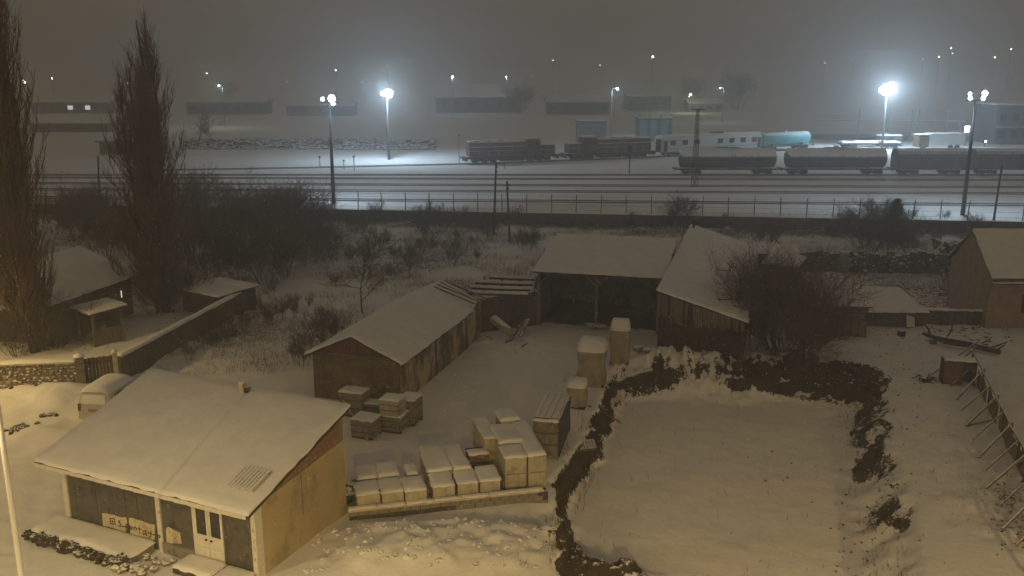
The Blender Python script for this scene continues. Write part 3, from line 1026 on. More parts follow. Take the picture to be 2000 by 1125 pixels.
# boxes by the end of the long shed
def yard_box(px, py, w, d, h, rz, label, z=0.0, mat='film_dull', name='stone_crate'):
    p = G(px, py)
    t = thing(name, (p.x, p.y + d / 2, gz(p.x, p.y) + z), rz, label, 'crate', 'crates at the end of the long shed')
    MB().box(-w / 2, w / 2, -d / 2, d / 2, .1 if z == 0 else 0, h).build('body', mat, t, bevel=.03)
    if z == 0:
        for y in (-d / 2 + .08, d / 2 - .08):
            MB().box(-w / 2 + .02, w / 2 - .02, y - .06, y + .06, 0, .1).build('bearer', 'wood_dark', t)
    MB().pillow(-w / 2 - .03, w / 2 + .03, -d / 2 - .03, d / 2 + .03, lambda x, y: h, .09, int(px), .2).build('snow_cover', 'snow', t, True)
    for zz in (h * .35, h * .7):
        MB().box(-w / 2 - .008, w / 2 + .008, -d / 2 - .008, d / 2 + .008, zz, zz + .03).build('strap', 'wood_dark', t)
    return t


yard_box(713, 858, 1.15, 1.0, .95, R(-20), 'low snow topped crate with a pole leaning on it')
yard_box(768, 846, 1.15, 1.05, .85, R(-17), 'lower crate of the pair stacked by the shed corner')
yard_box(766, 846, 1.0, .95, .82, R(-17), 'upper crate of the pair stacked by the shed corner', z=.86, mat='film')
yard_box(800, 832, .9, 1.1, 1.35, R(-17), 'tall dull crate squeezed between the stacked pair and the shed wall')
yard_box(690, 815, 1.3, .9, 1.3, R(-17), 'dark snow topped crate behind the ochre shed corner')
yard_box(730, 815, .8, .7, .7, R(-12), 'small dark crate in the shadow of the long shed')
A, B = on(G(672, 826), 1.2), on(G(719, 862), .03)
tag(MB().tube([A, B], .035, 6).build('pole', 'wood'), 'bare wooden pole leaning across the low crate', 'timber')
# loose bits in the gap beside the ochre wall
for i, (px, py) in enumerate(((683, 965), (688, 945))):
    p = on(G(px, py, .3), 0)
    tag(MB().lump((p.x, p.y, p.z + .25), .33, rng, .9).build('boulder', 'dark_stone'), 'dark boulder in the gap behind the ochre side wall', 'stone', 'boulders behind the ochre wall')
# ---------------------------------------------------------------- 3 the long shed, the ruin, the barn and the barn's wing
mf = Frame(-10.75, 47.15, -17.0)
LM, WM, hM, rM = 5.0, 13.3, 2.62, 3.75          # gable width along a, length along b
ms = mf.empty('long_shed', 'long low gabled shed with mottled plaster wall and snowy roof', 'shed')
MB().box(0, LM, 0, .25, -.3, hM - .05).build('wall', 'old_plaster', ms)
MB().prism([(.05, hM - .04), (LM - .05, hM - .04), (LM / 2, rM - .08)], 'y', .02, .2).build('gable', 'gable_rust', ms)
for i in range(11):
    a = .35 + i * .43
    h = hM - .05 + (rM - hM) * (1 - abs(a - LM / 2) / (LM / 2)) - .12
    MB().box(a - .19, a + .19, -.012, .02, hM - .03, max(hM + .03, h)).build('gable_board', 'gable_rust', ms)
MB().box(-.05, LM + .05, -.03, .03, hM - .12, hM - .045).build('tie_beam', 'wood', ms)
MB().box(LM - .25, LM, .25, WM, -.3, hM - .02).build('wall', 'mottled', ms)
MB().box(0, .25, .25, WM, -.3, hM - .02).build('wall', 'mud_wall', ms)
MB().box(.25, LM - .25, WM - .25, WM, -.3, hM).build('wall', 'mud_wall', ms)
rng = random.Random(31)
for b in (5.2, 10.4):
    MB().box(LM - .02, LM + .05, b, b + rng.uniform(.16, .5), -.2, hM - rng.uniform(.1, .5)).build('plaster_patch', rng.choice(['mud_wall', 'dark_wall', 'mud_wall']), ms)


def zgl(a, b):
    return hM + (rM - hM) * a / (LM / 2)


def zgr(a, b):
    return hM + (rM - hM) * (LM - a) / (LM / 2)


snow_roof(ms, -.35, LM / 2, -.3, WM + .1, zgl, .09, .12, 'wood_dark', 11, 'roof_slope')
snow_roof(ms, LM / 2, LM + .35, -.3, WM - 2.4, zgr, .09, .12, 'wood_dark', 12, 'roof_slope')
# the far end of the slope has broken: a tilted sheet and bare rafters
MB().slab([(LM / 2, WM - 2.3, zgr(LM / 2, 0)), (LM + .2, WM - 2.3, zgr(LM + .2, 0) - .1), (LM + .1, WM - .6, zgr(LM, 0) + .1), (LM / 2, WM - .1, zgr(LM / 2, 0))], .06).build('broken_sheet', 'wood_dark_snowy', ms)
for i in range(4):
    b = WM - 1.9 + i * .6
    MB().tube([(LM / 2, b, rM + .02), (LM + .4, b + rng.uniform(-.1, .1), hM + rng.uniform(-.05, .25))], .05, 6).build('rafter', 'wood', ms)

# ruined bay between the long shed and the barn
rA, rB = Vector((-2.3, 59.4)), Vector((1.75, 61.5))
rd = rB - rA
rfm = Frame(rA.x, rA.y, math.degrees(math.atan2(rd.y, rd.x)))
ru = rfm.empty('ruined_bay', 'roofless bay of brown mud wall with snowy rafters left on top', 'ruin')
mb = MB()
n = 14
top = [2.45 + random.Random(i + 3).uniform(-.18, .16) for i in range(n + 1)]
for i in range(n):
    a0, a1 = rd.length * i / n, rd.length * (i + 1) / n
    mb.hexa([(a0, 0, -.3), (a1, 0, -.3), (a1, .35, -.3), (a0, .35, -.3), (a0, 0, top[i]), (a1, 0, top[i + 1]), (a1, .35, top[i + 1]), (a0, .35, top[i])])
mb.build('wall', 'mud_wall', ru)
MB().pillow(0, rd.length, -.02, .38, lambda x, y: 2.42 + .0 * x, .14, 6, .25, .1, .5).build('snow_cover', 'snow', ru, True)
for i, row in enumerate((541, 551, 561, 571)):
    A, B = rfm.inv(G(936 - i * 8 + (i == 0) * 20, row + 1, 2.75)), rfm.inv(G(1046 - i * 5, row + 5, 2.75))
    k = MB().tube([A, ((A[0] + B[0]) / 2, (A[1] + B[1]) / 2, 2.72), B], .11, 6).build('rafter', 'wood_dark', ru)
    MB().tube([(A[0], A[1], 2.85), ((A[0] + B[0]) / 2, (A[1] + B[1]) / 2, 2.82), (B[0], B[1], 2.85)], .12, 6).build('snow_cover', 'snow', k)
for x in (940, 975, 1010, 1042):
    A, B = rfm.inv(G(x, 576, 2.6)), rfm.inv(G(x + 6, 540, 2.6))
    MB().tube([A, B], .05, 5).build('rafter', 'wood_dark', ru)
    MB().tube([(B[0], B[1], -.3), B], .07, 6).build('post', 'wood_dark', ru)
# fallen pipe and timbers
A, B = G(963, 622, 1.5), on(G(1002, 674), .25)
pp = MB().tube([A, B], [.30, .27], 14).build('fallen_pipe', 'cover', None, True)
tag(pp, 'thick pale snowy pipe fallen against the ruined wall', 'pipe')
rng = random.Random(77)
for i in range(9):
    u = i / 8
    A = G(1036 - 14 * u, 622 + 4 * u, .9 + .5 * rng.random())
    B = on(G(1020 - 22 * u + rng.uniform(-4, 4), 668 + rng.uniform(-6, 8)), .06)
    tag(MB().tube([A, B], rng.uniform(.03, .06), 5).build('timber', 'wood'), 'split roof timber leaning in the fallen heap by the ruined wall', 'timber', 'timbers fallen by the ruin')
for i in range(6):
    A = on(G(rng.uniform(955, 1030), rng.uniform(655, 690)), .1)
    B = A + Vector((rng.uniform(-.8, .8), rng.uniform(-.4, .4), rng.uniform(.05, .3)))
    tag(MB().tube([A, B], rng.uniform(.04, .07), 5).build('timber', 'wood_dark_snowy'), 'dark snowy timber lying in the rubble below the fallen pipe', 'timber', 'dark timbers in the rubble')

# open-fronted barn
bf = Frame(1.70, 61.4, -14.5)
LB, WB_ = 8.75, 7.6


def zbarn(a, b):
    return 4.02 + .135 * b


bn = bf.empty('open_barn', 'open fronted barn with dark inside and wide flat snowy roof', 'barn')
MB().box(0, LB, WB_ - .25, WB_, -.3, 4.9).build('wall', 'mud_wall', bn)
MB().prism([(.2, -.3), (WB_ - .25, -.3), (WB_ - .25, 4.8), (.2, 3.9)], 'x', 0, .25).build('wall', 'mud_wall', bn)
MB().prism([(.2, -.3), (WB_ - .25, -.3), (WB_ - .25, 4.8), (.2, 3.9)], 'x', LB - .25, LB).build('wall', 'mud_wall', bn)
snow_roof(bn, -.2, LB + .05, -.45, WB_ + .2, zbarn, .10, .13, 'wood_dark', 21)
for a in (.12, 4.15, LB - .4):
    ps = MB().box(a - .09, a + .09, .0, .18, -.2, 3.78).build('post', 'board', bn)
    for s in (-1, 1):
        if (a < 1 and s < 0) or a > 8:
            continue
        MB().tube([(a, .09, 2.95), (a + s * .75, .09, 3.72)], .06, 6).build('brace', 'board', ps)
MB().box(-.1, LB, -.02, .2, 3.74, 3.90).build('lintel', 'wood', bn)
for i in range(10):
    b = .6 + i * .7
    MB().box(.25, LB - .25, b, b + .1, zbarn(0, b) - .25, zbarn(0, b) - .11).build('purlin', 'wood_dark', bn)
# its wing, roof falling to one side
df = Frame(8.75, 53.25, -15.5)
LD, WD = 5.15, 24.0


def zwing(a, b):
    return 4.50 - .30 * a


dn = df.empty('barn_wing', 'long barn wing with snowy one-pitch roof and ragged vertical boards', 'barn')
snow_roof(dn, -.08, LD + .15, -.1, WD, zwing, .10, .13, 'wood_dark', 23, step=.5)
MB().box(LD - .25, LD, .5, WD - .3, -.3, 2.9).build('wall', 'mud_wall', dn)
MB().box(0, .2, .5, 8.0, -.3, 4.3).build('wall', 'mud_wall', dn)
MB().prism([(0.2, -.3), (LD - .25, -.3), (LD - .25, 2.8), (.2, 4.2)], 'y', 2.2, 2.5).build('wall', 'mud_wall', dn)
MB().prism([(0.2, -.3), (LD - .25, -.3), (LD - .25, 2.8), (.2, 4.2)], 'y', WD - .5, WD - .3).build('wall', 'mud_wall', dn)
rng = random.Random(9)
nb = 34
for i in range(nb):
    a = .02 + i * (LD - .1) / nb
    zt = zwing(a, 0) - .13
    ln = (1.65 - .20 * a) * rng.uniform(.72, 1.1)
    MB().hexa([(a, 0, zt - ln), (a + .115, 0, zt - ln + rng.uniform(-.1, .1)), (a + .115, .025, zt - ln), (a, .025, zt - ln),
               (a, 0, zt), (a + .115, 0, zt), (a + .115, .025, zt), (a, .025, zt)]).build('board', rng.choice(['board', 'board', 'wood', 'wood_dark']), dn)
for i in range(8):
    b = .15 + i * .16
    ln = 1.5 * rng.uniform(.7, 1.1)
    MB().box(-.005, .02, b, b + .13, 4.3 - ln, 4.32).build('board', 'board', dn)
for a in (.1, 2.5, 4.8):
    MB().box(a, a + .14, .06, .2, -.3, zwing(a, 0) - .2).build('post', 'wood_dark', dn)
# rough edge stuff lying on that roof
for i, (px, py) in enumerate(((1400, 520), (1402, 573), (1416, 570))):
    q = df.inv(G(px, py, 4.0))
    z = zwing(q[0], 0) + .13
    A, B = df.to(q[0], q[1], z), df.to(q[0] + (.5 if i else .9), q[1] - .15, z - .02 + .1 * (i > 0))
    tag(MB().tube([A, B], .035, 5).build('branch', 'wood_dark'), 'dark broken branch lying on the snowy wing roof', 'branch', 'branches on the wing roof')
q = df.inv(G(1352, 452, 4.6))
fx = thing('flue_pipe', df.to(.25, WD - 1.2, 4.4), 0, 'short dark flue at the top corner of the wing roof', 'flue')
MB().lathe([(0, .12), (.55, .12), (.56, .2), (.66, .2), (.70, .05)], 12, 'z').build('pipe', 'wood_dark', fx, True)

# small sheds behind and to the side
def hut(px, py, w, d, h, deg, label, rise=.25, wall='mud_wall', name='lean_to', seed=1, cat='shed', dz=0.0):
    p = G(px, py)
    f = Frame(p.x, p.y, deg, gz(p.x, p.y) + dz)
    t = f.empty(name, label, cat)
    MB().box(0, w, 0, .2, -.4, h).build('wall', wall, t)
    MB().box(0, w, d - .2, d, -.4, h + rise).build('wall', wall, t)
    for a in (0, w - .2):
        MB().prism([(.2, -.4), (d - .2, -.4), (d - .2, h + rise), (.2, h)], 'x', a, a + .2).build('wall', wall, t)
    snow_roof(t, -.2, w + .2, -.25, d + .2, lambda a, b: h + .1 + rise * b / d, .09, .13, 'wood_dark', seed)
    return f, t


f, t = hut(1484, 526, 3.2, 3.0, 1.5, -10, 'tiny snow roofed shed tucked behind the wing roof', seed=31)
f, t = hut(1490, 556, 2.6, 2.6, 1.6, -28, 'small low snow roof jutting out beside the wing', seed=37)
f, t = hut(1616, 657, 2.5, 3.8, 2.15, -4, 'low lean-to with mossy wall and snow roof beside the big bush', seed=32)
for i in range(5):
    MB().box(.1 + i * .48, .1 + i * .48 + .40, -.015, 0, .1, 1.95).build('board', 'board', t)

# pinkish house at the side
hf = Frame(32.55, 60.7, -1.0)
hh = hf.empty('gabled_house', 'pinkish gabled house with steep snowy roof beside the terrace wall', 'house')
LH, WH, eH, rH = 9.0, 6.0, 3.95, 6.3
gable_walls(hh, LH, WH, eH, rH, 'pink_wall')
sl = (rH - eH) / (WH / 2)
snow_roof(hh, -.15, LH, -.45, WH / 2, lambda a, b: eH + .06 + sl * b, .1, .12, 'wood_dark', 33, 'roof_slope')
snow_roof(hh, -.15, LH, WH / 2, WH + .4, lambda a, b: eH + .06 + sl * (WH - b), .1, .12, 'wood_dark', 34, 'roof_slope')
MB().box(.0, LH, -.5, 0, eH - .75, eH - .68).build('canopy', 'wood_dark', hh)
MB().pillow(0, LH, -.5, -.02, lambda x, y: eH - .68, .1, 35, .4).build('snow_cover', 'snow', hh, True)
MB().box(2.3, 3.3, -.04, -.003, 1.1, 2.4).build('window', 'glass', hh)
# terrace wall: two dark runs and a propped window frame between them
hut(1692, 637, 3.9, 5.2, .95, -2, 'half collapsed shed with low dark front and broad snow roof beside the lean-to', rise=.35, wall='dark_stone', name='collapsed_shed', seed=51)
for i, (xa, ya, xb, yb, lab) in enumerate(((1802, 634, 1926, 637, 'dark low terrace wall running up to the pinkish house'),)):
    A, B = G(xa, ya), G(xb, yb)
    d = B - A
    f = Frame(A.x, A.y, math.degrees(math.atan2(d.y, d.x)), gz(A.x, A.y))
    t = f.empty('terrace_wall', lab, 'wall')
    rng = random.Random(i)
    m = 10
    for k in range(m):
        a0, a1 = d.length * k / m, d.length * (k + 1) / m - .02
        MB().box(a0, a1, rng.uniform(-.04, .03), .4, -.4, 1.0 + rng.uniform(-.06, .06)).build('stone_course', 'dark_stone', t, bevel=.04)
    MB().pillow(-.02, d.length, 0, .42, lambda x, y: 1.02, .10, i, .3, .1, .4).build('snow_cover', 'snow', t, True)
p = on(G(1775, 637), 0)
t = thing('window_frame', p + Vector((0, -.35, 0)), R(3), 'empty window frame propped at the corner of the half collapsed shed', 'window frame')
t.rotation_euler = (R(-16), 0, R(3))
for nm, bx in (('stile', (-.36, -.29, 0, .05, 0, 1.0)), ('stile', (.29, .36, 0, .05, 0, 1.0)), ('rail', (-.29, .29, 0, .05, 0, .07)), ('rail', (-.29, .29, 0, .05, .93, 1.0))):
    MB().box(*bx).build(nm, 'wood_dark', t)
MB().box(-.29, .29, .02, .03, .07, .93).build('pane', 'white_paint', t)
# dark ruined stone wall at the back
for (xa, ya, xb, yb, ht, lab) in ((1562, 531, 1700, 532, 1.9, 'tumbled dark stone wall behind the snowy terrace, part near the wing'), (1702, 532, 1884, 532, 1.8, 'tumbled dark stone wall behind the snowy terrace, part near the house')):
    A, B = G(xa, ya), G(xb, yb)
    d = B - A
    f = Frame(A.x, A.y, math.degrees(math.atan2(d.y, d.x)), gz(A.x, A.y))
    t = f.empty('ruined_stone_wall', lab, 'wall')
    rng = random.Random(xa)
    m = 12
    for k in range(m):
        a0, a1 = d.length * k / m, d.length * (k + 1) / m
        h0 = ht + rng.uniform(-.3, .15)
        MB().box(a0, a1 - .03, .12, .55, -.4, h0).build('wall_segment', 'dark_stone', t, bevel=.06)
    lum = [MB().lump((0, 0, 0), .24, random.Random(q), .7).build('stone', 'dark_stone', t) for q in range(3)]
    for q in range(70):
        k = lum[q] if q < 3 else dup(lum[q % 3], t)
        k.location = (rng.uniform(0, d.length), rng.uniform(-.05, .1), rng.uniform(.1, ht - .3))
        k.rotation_euler = (rng.random() * 6, rng.random() * 6, rng.random() * 6)
        s = rng.uniform(.6, 1.2)
        k.scale = (s, s, s)
rng = random.Random(3)
p = G(1641, 529)
t = thing('brick_stack', on(p + Vector((0, -.6, 0))), R(4), 'narrow snowy stack of flat slabs against the ruined wall', 'slab stack')
for k in range(11):
    MB().cbox((rng.uniform(-.06, .06), rng.uniform(-.05, .05), .08 + k * .165), (.95 + rng.uniform(-.12, .1) - .02 * k, .6, .12), rng.uniform(-.1, .1)).build('slab', 'concrete_snowy', t)
rng = random.Random(14)
t = thing('stone_heap', on(G(1855, 528)), 0, 'heap of dark boulders and slabs beside the pinkish gable', 'stone heap')
lum = [MB().lump((0, 0, 0), .45, random.Random(q + 9), .75).build('boulder', 'dark_stone', t) for q in range(4)]
for q in range(36):
    k = lum[q] if q < 4 else dup(lum[q % 4], t)
    z = rng.random() ** 1.6 * 2.2
    k.location = (rng.gauss(0, .75 - .2 * z), rng.gauss(.4, .5), .15 + z)
    k.rotation_euler = (rng.random() * 6, rng.random() * 6, rng.random() * 6)
    s = rng.uniform(.5, 1.2)
    k.scale = (s, s, s)

# ---------------------------------------------------------------- 4 left: house, porch, garden wall, gate, van
lf = Frame(-29.3, 56.4, 77.0)                     # a runs back along the eave, b goes to the left
lh = lf.empty('low_house', 'low dark house with broad snowy hipped roof behind the poplars', 'house')
LL, WL, eL = 8.6, 9.0, 2.75
MB().box(0, LL, .35, .6, -.3, eL).build('wall', 'house_wall', lh)
MB().box(0, LL, WL - .6, WL - .35, -.3, eL).build('wall', 'house_wall', lh)
for a in (.3, LL - .55):
    MB().prism([(.6, -.3), (WL - .6, -.3), (WL - .6, eL), (WL / 2, 4.4), (.6, eL)], 'x', a, a + .25).build('wall', 'house_wall', lh)
snow_roof(lh, -.3, LL + .3, -.15, WL / 2, lambda a, b: eL + .06 + .40 * (b + .1), .1, .12, 'wood_dark', 41, 'roof_slope')
snow_roof(lh, -.3, LL + .3, WL / 2, WL + .15, lambda a, b: eL + .06 + .40 * (WL - b + .1), .1, .12, 'wood_dark', 42, 'roof_slope')
q = lf.inv(G(135, 503, 4.2))
k = MB().box(q[0] - .35, q[0] + .35, q[1] - .25, q[1] + .25, 3.4, 4.25).build('roof_hatch', 'wood_dark', lh)
wn = MB().box(5.2, 5.9, .31, .36, .9, 2.1).build('window', 'wood', lh)
MB().box(5.27, 5.83, .30, .32, .97, 2.03).build('pane', 'glass', wn)
wn = MB().box(7.15, 7.5, .31, .36, 1.2, 2.1).build('window', 'wood', lh)
o = MB().box(7.3, 7.36, .27, .30, 1.45, 1.95).build('lit_pane', 'lit_window', wn)
MB().box(2.1, 3.0, .31, .36, 0, 2.05).build('door', 'wood_dark', lh)
# annexe at the frame edge
f, t = hut(-70, 668, 4.6, 5.0, 2.2, 0, 'snow roofed annexe beside the big poplar trunk', wall='house_wall', seed=45, name='annexe', rise=1.0)
# porch
pf = Frame(-28.6, 57.9, -40)
po = pf.empty('porch', 'little square porch with flat snowy roof and timber posts before the low house', 'porch')
for a, b in ((.1, .1), (2.2, .1), (2.2, 2.0), (.1, 2.0)):
    MB().box(a - .07, a + .07, b - .07, b + .07, -.3, 2.1).build('post', 'board', po)
MB().box(.17, 2.13, 1.95, 2.05, -.3, 2.08).build('back_panel', 'house_wall', po)
MB().box(2.15, 2.25, .2, 1.9, -.3, 1.0).build('side_panel', 'board', po)
snow_roof(po, -.2, 2.5, -.2, 2.3, lambda a, b: 2.22 + .06 * b, .1, .12, 'wood_dark', 43)
# flat roofed outbuilding by the garden wall
of = Frame(*G(358, 606)[:2], -33)
ou = of.empty('outbuilding', 'flat snow roofed outbuilding in the corner of the garden wall', 'shed')
MB().box(0, 4.0, 0, .2, -.3, 1.5).build('wall', 'house_wall', ou)
MB().box(0, 4.0, 3.2, 3.4, -.3, 1.5).build('wall', 'house_wall', ou)
MB().box(0, .2, .2, 3.2, -.3, 1.5).build('wall', 'house_wall', ou)
MB().box(3.8, 4, .2, 3.2, -.3, 1.5).build('wall', 'house_wall', ou)
snow_roof(ou, -.2, 4.2, -.2, 3.6, lambda a, b: 1.62 + .03 * b, .1, .12, 'wood_dark', 44)
t = thing('ochre_panel', on(G(300, 585)), R(-30), 'ochre board standing at the end of the dark garden', 'board')
MB().box(-.55, .55, 0, .05, .5, 1.5).build('panel', 'ochre', t)  # plain ochre board, gives no light of its own
for sx in (-.5, .5):
    MB().box(sx - .04, sx + .04, .05, .12, -.2, 1.5).build('leg', 'wood', t)
# garden wall going back
gA, gB = Vector((-22.45, 49.9)), Vector((-19.6, 67.6))
gd = gB - gA
gf = Frame(gA.x, gA.y, math.degrees(math.atan2(gd.y, gd.x)))
gw = gf.empty('garden_wall', 'long snow capped garden wall running back from the gate', 'wall')
rng = random.Random(6)
m = 24
for k in range(m):
    a0, a1 = gd.length * k / m, gd.length * (k + 1) / m - .015
    MB().box(a0, a1, -.16 + rng.uniform(-.02, .02), .16, -.5, 1.42 + rng.uniform(-.05, .05)).build('wall_segment', 'mud_wall', gw)
MB().pillow(0, gd.length, -.24, .24, lambda x, y: 1.42, .15, 4, .4, .12, .25).build('snow_cover', 'snow', gw, True)
# rough stone wall by the lane
sA, sB = Vector((-33.5, 47.6)), Vector((-24.35, 48.75))
sd = sB - sA
sf = Frame(sA.x, sA.y, math.degrees(math.atan2(sd.y, sd.x)))
sw = sf.empty('stone_wall', 'rough yellowish field stone wall with snowy coping along the lane', 'wall')
MB().box(0, sd.length, .06, .40, -.4, 1.42).build('core', 'mortar', sw)
lum = [MB().lump((0, 0, 0), .17, random.Random(q + 40), .8).build('stone', 'stone', sw) for q in range(5)]
cnt = 0
for r in range(8):
    a = 3.6 + rng.uniform(0, .2)
    while a < sd.length - .1:
        k = lum[cnt] if cnt < 5 else dup(lum[cnt % 5], sw)
        k.location = (a, .10 + rng.uniform(-.04, .02), .08 + r * .18 + rng.uniform(-.03, .03))
        k.rotation_euler = (rng.uniform(-.5, .5), rng.uniform(-.5, .5), rng.random() * 6)
        k.scale = (rng.uniform(.9, 1.35), rng.uniform(.6, .8), rng.uniform(.65, .85))
        a += rng.uniform(.25, .36)
        cnt += 1
for k in range(9):
    a0, a1 = sd.length * k / 9, sd.length * (k + 1) / 9 - .02
    MB().box(a0, a1, -.07, .50, 1.42, 1.52).build('coping', 'cream', sw)
MB().pillow(0, sd.length, -.10, .53, lambda x, y: 1.52, .12, 9, .4, .14, .25).build('snow_cover', 'snow', sw, True)
# gate
for i, (x, y) in enumerate(((-24.2, 48.85), (-22.55, 49.65))):
    t = thing('gate_post', (x, y, 0), R(25), ('thick stone gate post at the end of the field stone wall', 'slim pale gate post at the start of the garden wall')[i], 'gate post')
    w = (.24, .13)[i]
    MB().box(-w, w, -w, w, -.4, 1.78).build('shaft', 'stone' if i == 0 else 'cream', t, bevel=.03)
    MB().lathe([(1.78, w * 1.25), (1.86, w * 1.2), (1.93, w * .7), (1.96, .02)], 12, 'z').build('snow_cover', 'snow', t, True)
gt = thing('wooden_gate', (-23.98, 48.95, 0), math.atan2(.72, 1.42), 'shut plank gate between its two posts', 'gate')
for i in range(8):
    MB().box(i * .185, i * .185 + .175, 0, .035, .05, 1.58 + (.03 if i % 3 else 0)).build('plank', 'wood_dark' if i < 4 else 'gable_rust', gt)
for z in (.3, 1.25):
    MB().box(0, 1.47, .036, .09, z, z + .11).build('rail', 'wood', gt)


def make_van():
    """small snow covered van, tail towards -y"""
    t = thing('parked_van', (0, 0, 0))
    L, W = 4.1, 1.72
    side = [(-2.05, .32), (-2.06, .85), (-2.0, 1.25), (-1.86, 1.74), (-1.6, 1.82), (.35, 1.80), (.75, 1.62), (1.25, 1.12), (1.95, .98), (2.06, .75), (2.05, .32)]
    mb = MB()
    rows = [(-W / 2, .86), (-W / 2 + .09, .97), (-.4, 1.0), (.4, 1.0), (W / 2 - .09, .97), (W / 2, .86)]
    n = len(side)
    for x, k in rows:
        for y, z in side:
            mb.v.append((x * (1 - .10 * max(0, z - .95)), y * (.985 if k < .9 else 1), .32 + (z - .32) * (k if z > 1.2 else 1)))
    for i in range(len(rows) - 1):
        for j in range(n):
            j2 = (j + 1) % n
            mb.f.append((i * n + j, i * n + j2, (i + 1) * n + j2, (i + 1) * n + j))
    mb.f.append(tuple(range(n)))
    mb.f.append(tuple(range((len(rows) - 1) * n, len(rows) * n))[::-1])
    mb.build('body', 'car_paint', t, bevel=.02)
    MB().hexa([(-.66, -2.075, 1.20), (.66, -2.075, 1.20), (.66, -1.99, 1.20), (-.66, -1.99, 1.20), (-.6, -1.96, 1.62), (.6, -1.96, 1.62), (.6, -1.85, 1.62), (-.6, -1.85, 1.62)]).build('rear_window', 'snow', t)
    MB().box(-.28, .28, -2.10, -2.06, .78, .92).build('number_plate', 'plate', t)
    for s in (-1, 1):
        MB().box(s * .78 - .07, s * .78 + .07, -2.085, -1.98, .80, 1.16).build('tail_light', 'red_lens', t)
        MB().hexa([(s * .865, -1.5, 1.08), (s * .868, -1.5, 1.08), (s * .868, .55, 1.08), (s * .865, .55, 1.08),
                   (s * .80, -1.4, 1.55), (s * .806, -1.4, 1.55), (s * .806, .30, 1.55), (s * .80, .30, 1.55)]).build('side_window', 'glass', t)
        MB().box(s * .97 - .08, s * .97 + .08, .55, .68, 1.08, 1.25).build('mirror', 'rubber', t)
        for y in (-1.25, 1.3):
            w = MB().lathe([(-.1, .20), (-.1, .31), (.1, .31), (.1, .20)], 20, 'x', (s * .78, y, .31)).build('wheel', 'rubber', t, True)
            MB().lathe([(.0, .19), (s * .11, .19), (s * .115, .05)], 16, 'x', (s * .78, y, .31)).build('rim', 'steel', w, True)
    MB().box(-.84, .84, -2.14, -2.03, .38, .58).build('bumper', 'car_paint', t, bevel=.03)
    MB().box(-.7, .7, -1.9, 1.9, .2, .34).build('underside', 'rubber', t)
    MB().pillow(-.80, .80, -1.93, .55, lambda x, y: 1.79 - .10 * abs(x) ** 2, .26, 3, .2, .42, .15).build('snow_cover', 'snow', t, True)
    MB().pillow(-.76, .76, .62, 1.95, lambda x, y: 1.60 - .62 * max(0, min(1, (y - .62) / .65)), .10, 4, .2, .1, .15).build('snow_cover', 'snow', t, True)
    return t


van = make_van()
p = G(198, 826)
van.location = (p.x, p.y + 2.0, gz(p.x, p.y + 1) - .22)
van.rotation_euler = (0, 0, R(-8))
tag(van, 'small pale van buried in snow, parked before the plank gate', 'van')

# ---------------------------------------------------------------- 5 right: braced board fence, cabinet, felled trunk
rng = random.Random(55)
FP = [(27.0, 51.4), (25.7, 47.6), (24.4, 43.6), (23.2, 40.0), (22.1, 36.6), (21.0, 33.3), (20.0, 30.2)]
fe = thing('braced_fence', (FP[0][0], FP[0][1], gz(*FP[0])), 0, 'leaning board fence held by slanting timber props beside the path', 'fence')
o0 = fe.location


def fl_(p, z):
    return (p[0] - o0.x, p[1] - o0.y, gz(p[0], p[1]) + z - o0.z)


for i, p in enumerate(FP):
    MB().tube([fl_(p, -.3), fl_((p[0] + .1, p[1]), 1.45)], .055, 6).build('post', 'wood', fe)
    foot = (p[0] - 1.9 + rng.uniform(-.2, .2), p[1] - .9 + rng.uniform(-.2, .2))
    MB().tube([fl_(foot, 0.05), fl_((p[0] + .05, p[1]), 1.35)], .06, 6).build('prop', 'wood', fe)
    if i < len(FP) - 1:
        q = FP[i + 1]
        mid = ((p[0] + q[0]) / 2, (p[1] + q[1]) / 2)
        f2 = (mid[0] - 1.6, mid[1] - .6)
        MB().tube([fl_(f2, .05), fl_(mid, 1.15)], .045, 6).build('prop', 'wood', fe)
        MB().tube([fl_(p, 1.30), fl_(q, 1.36)], .05, 6).build('rail', 'wood', fe)
        n = 9
        for k in range(n):
            u, v = k / n, (k + .92) / n
            a = (p[0] + (q[0] - p[0]) * u + .08, p[1] + (q[1] - p[1]) * u)
            b = (p[0] + (q[0] - p[0]) * v + .08, p[1] + (q[1] - p[1]) * v)
            h = rng.uniform(.75, 1.2)
            if rng.random() < .12:
                continue
            A0, B0, A1, B1 = fl_(a, -.1), fl_(b, -.1), fl_(a, h), fl_(b, h + rng.uniform(-.06, .06))
            MB().hexa([A0, B0, (B0[0] + .03, B0[1], B0[2]), (A0[0] + .03, A0[1], A0[2]), A1, B1, (B1[0] + .03, B1[1], B1[2]), (A1[0] + .03, A1[1], A1[2])]).build('board', 'board' if rng.random() < .6 else 'wood_dark', fe)
    if i in (0, 2):
        MB().tube([fl_(foot, .08), fl_(p, .12)], .05, 6).build('ground_tie', 'wood', fe)
p = on(G(1868, 748))
t = thing('cabinet', p, R(-12), 'open rusty brown cabinet standing under the felled trunk', 'cabinet')
w, d, h = 1.7, .9, 1.35
for nm, bx in (('side', (-w / 2, -w / 2 + .04, -d / 2, d / 2, 0, h)), ('side', (w / 2 - .04, w / 2, -d / 2, d / 2, 0, h)), ('back', (-w / 2 + .04, w / 2 - .04, d / 2 - .04, d / 2, 0, h)),
               ('top', (-w / 2, w / 2, -d / 2, d / 2, h + .002, h + .05)), ('door', (-w / 2 + .05, .12, -d / 2 - .03, -d / 2, .05, h - .03))):
    MB().box(*bx).build(nm, 'gable_rust' if nm == 'door' else 'wood_dark', t)
MB().pillow(-w / 2, w / 2, -d / 2, d / 2, lambda x, y: h + .05, .1, 3, .2).build('snow_cover', 'snow', t, True)
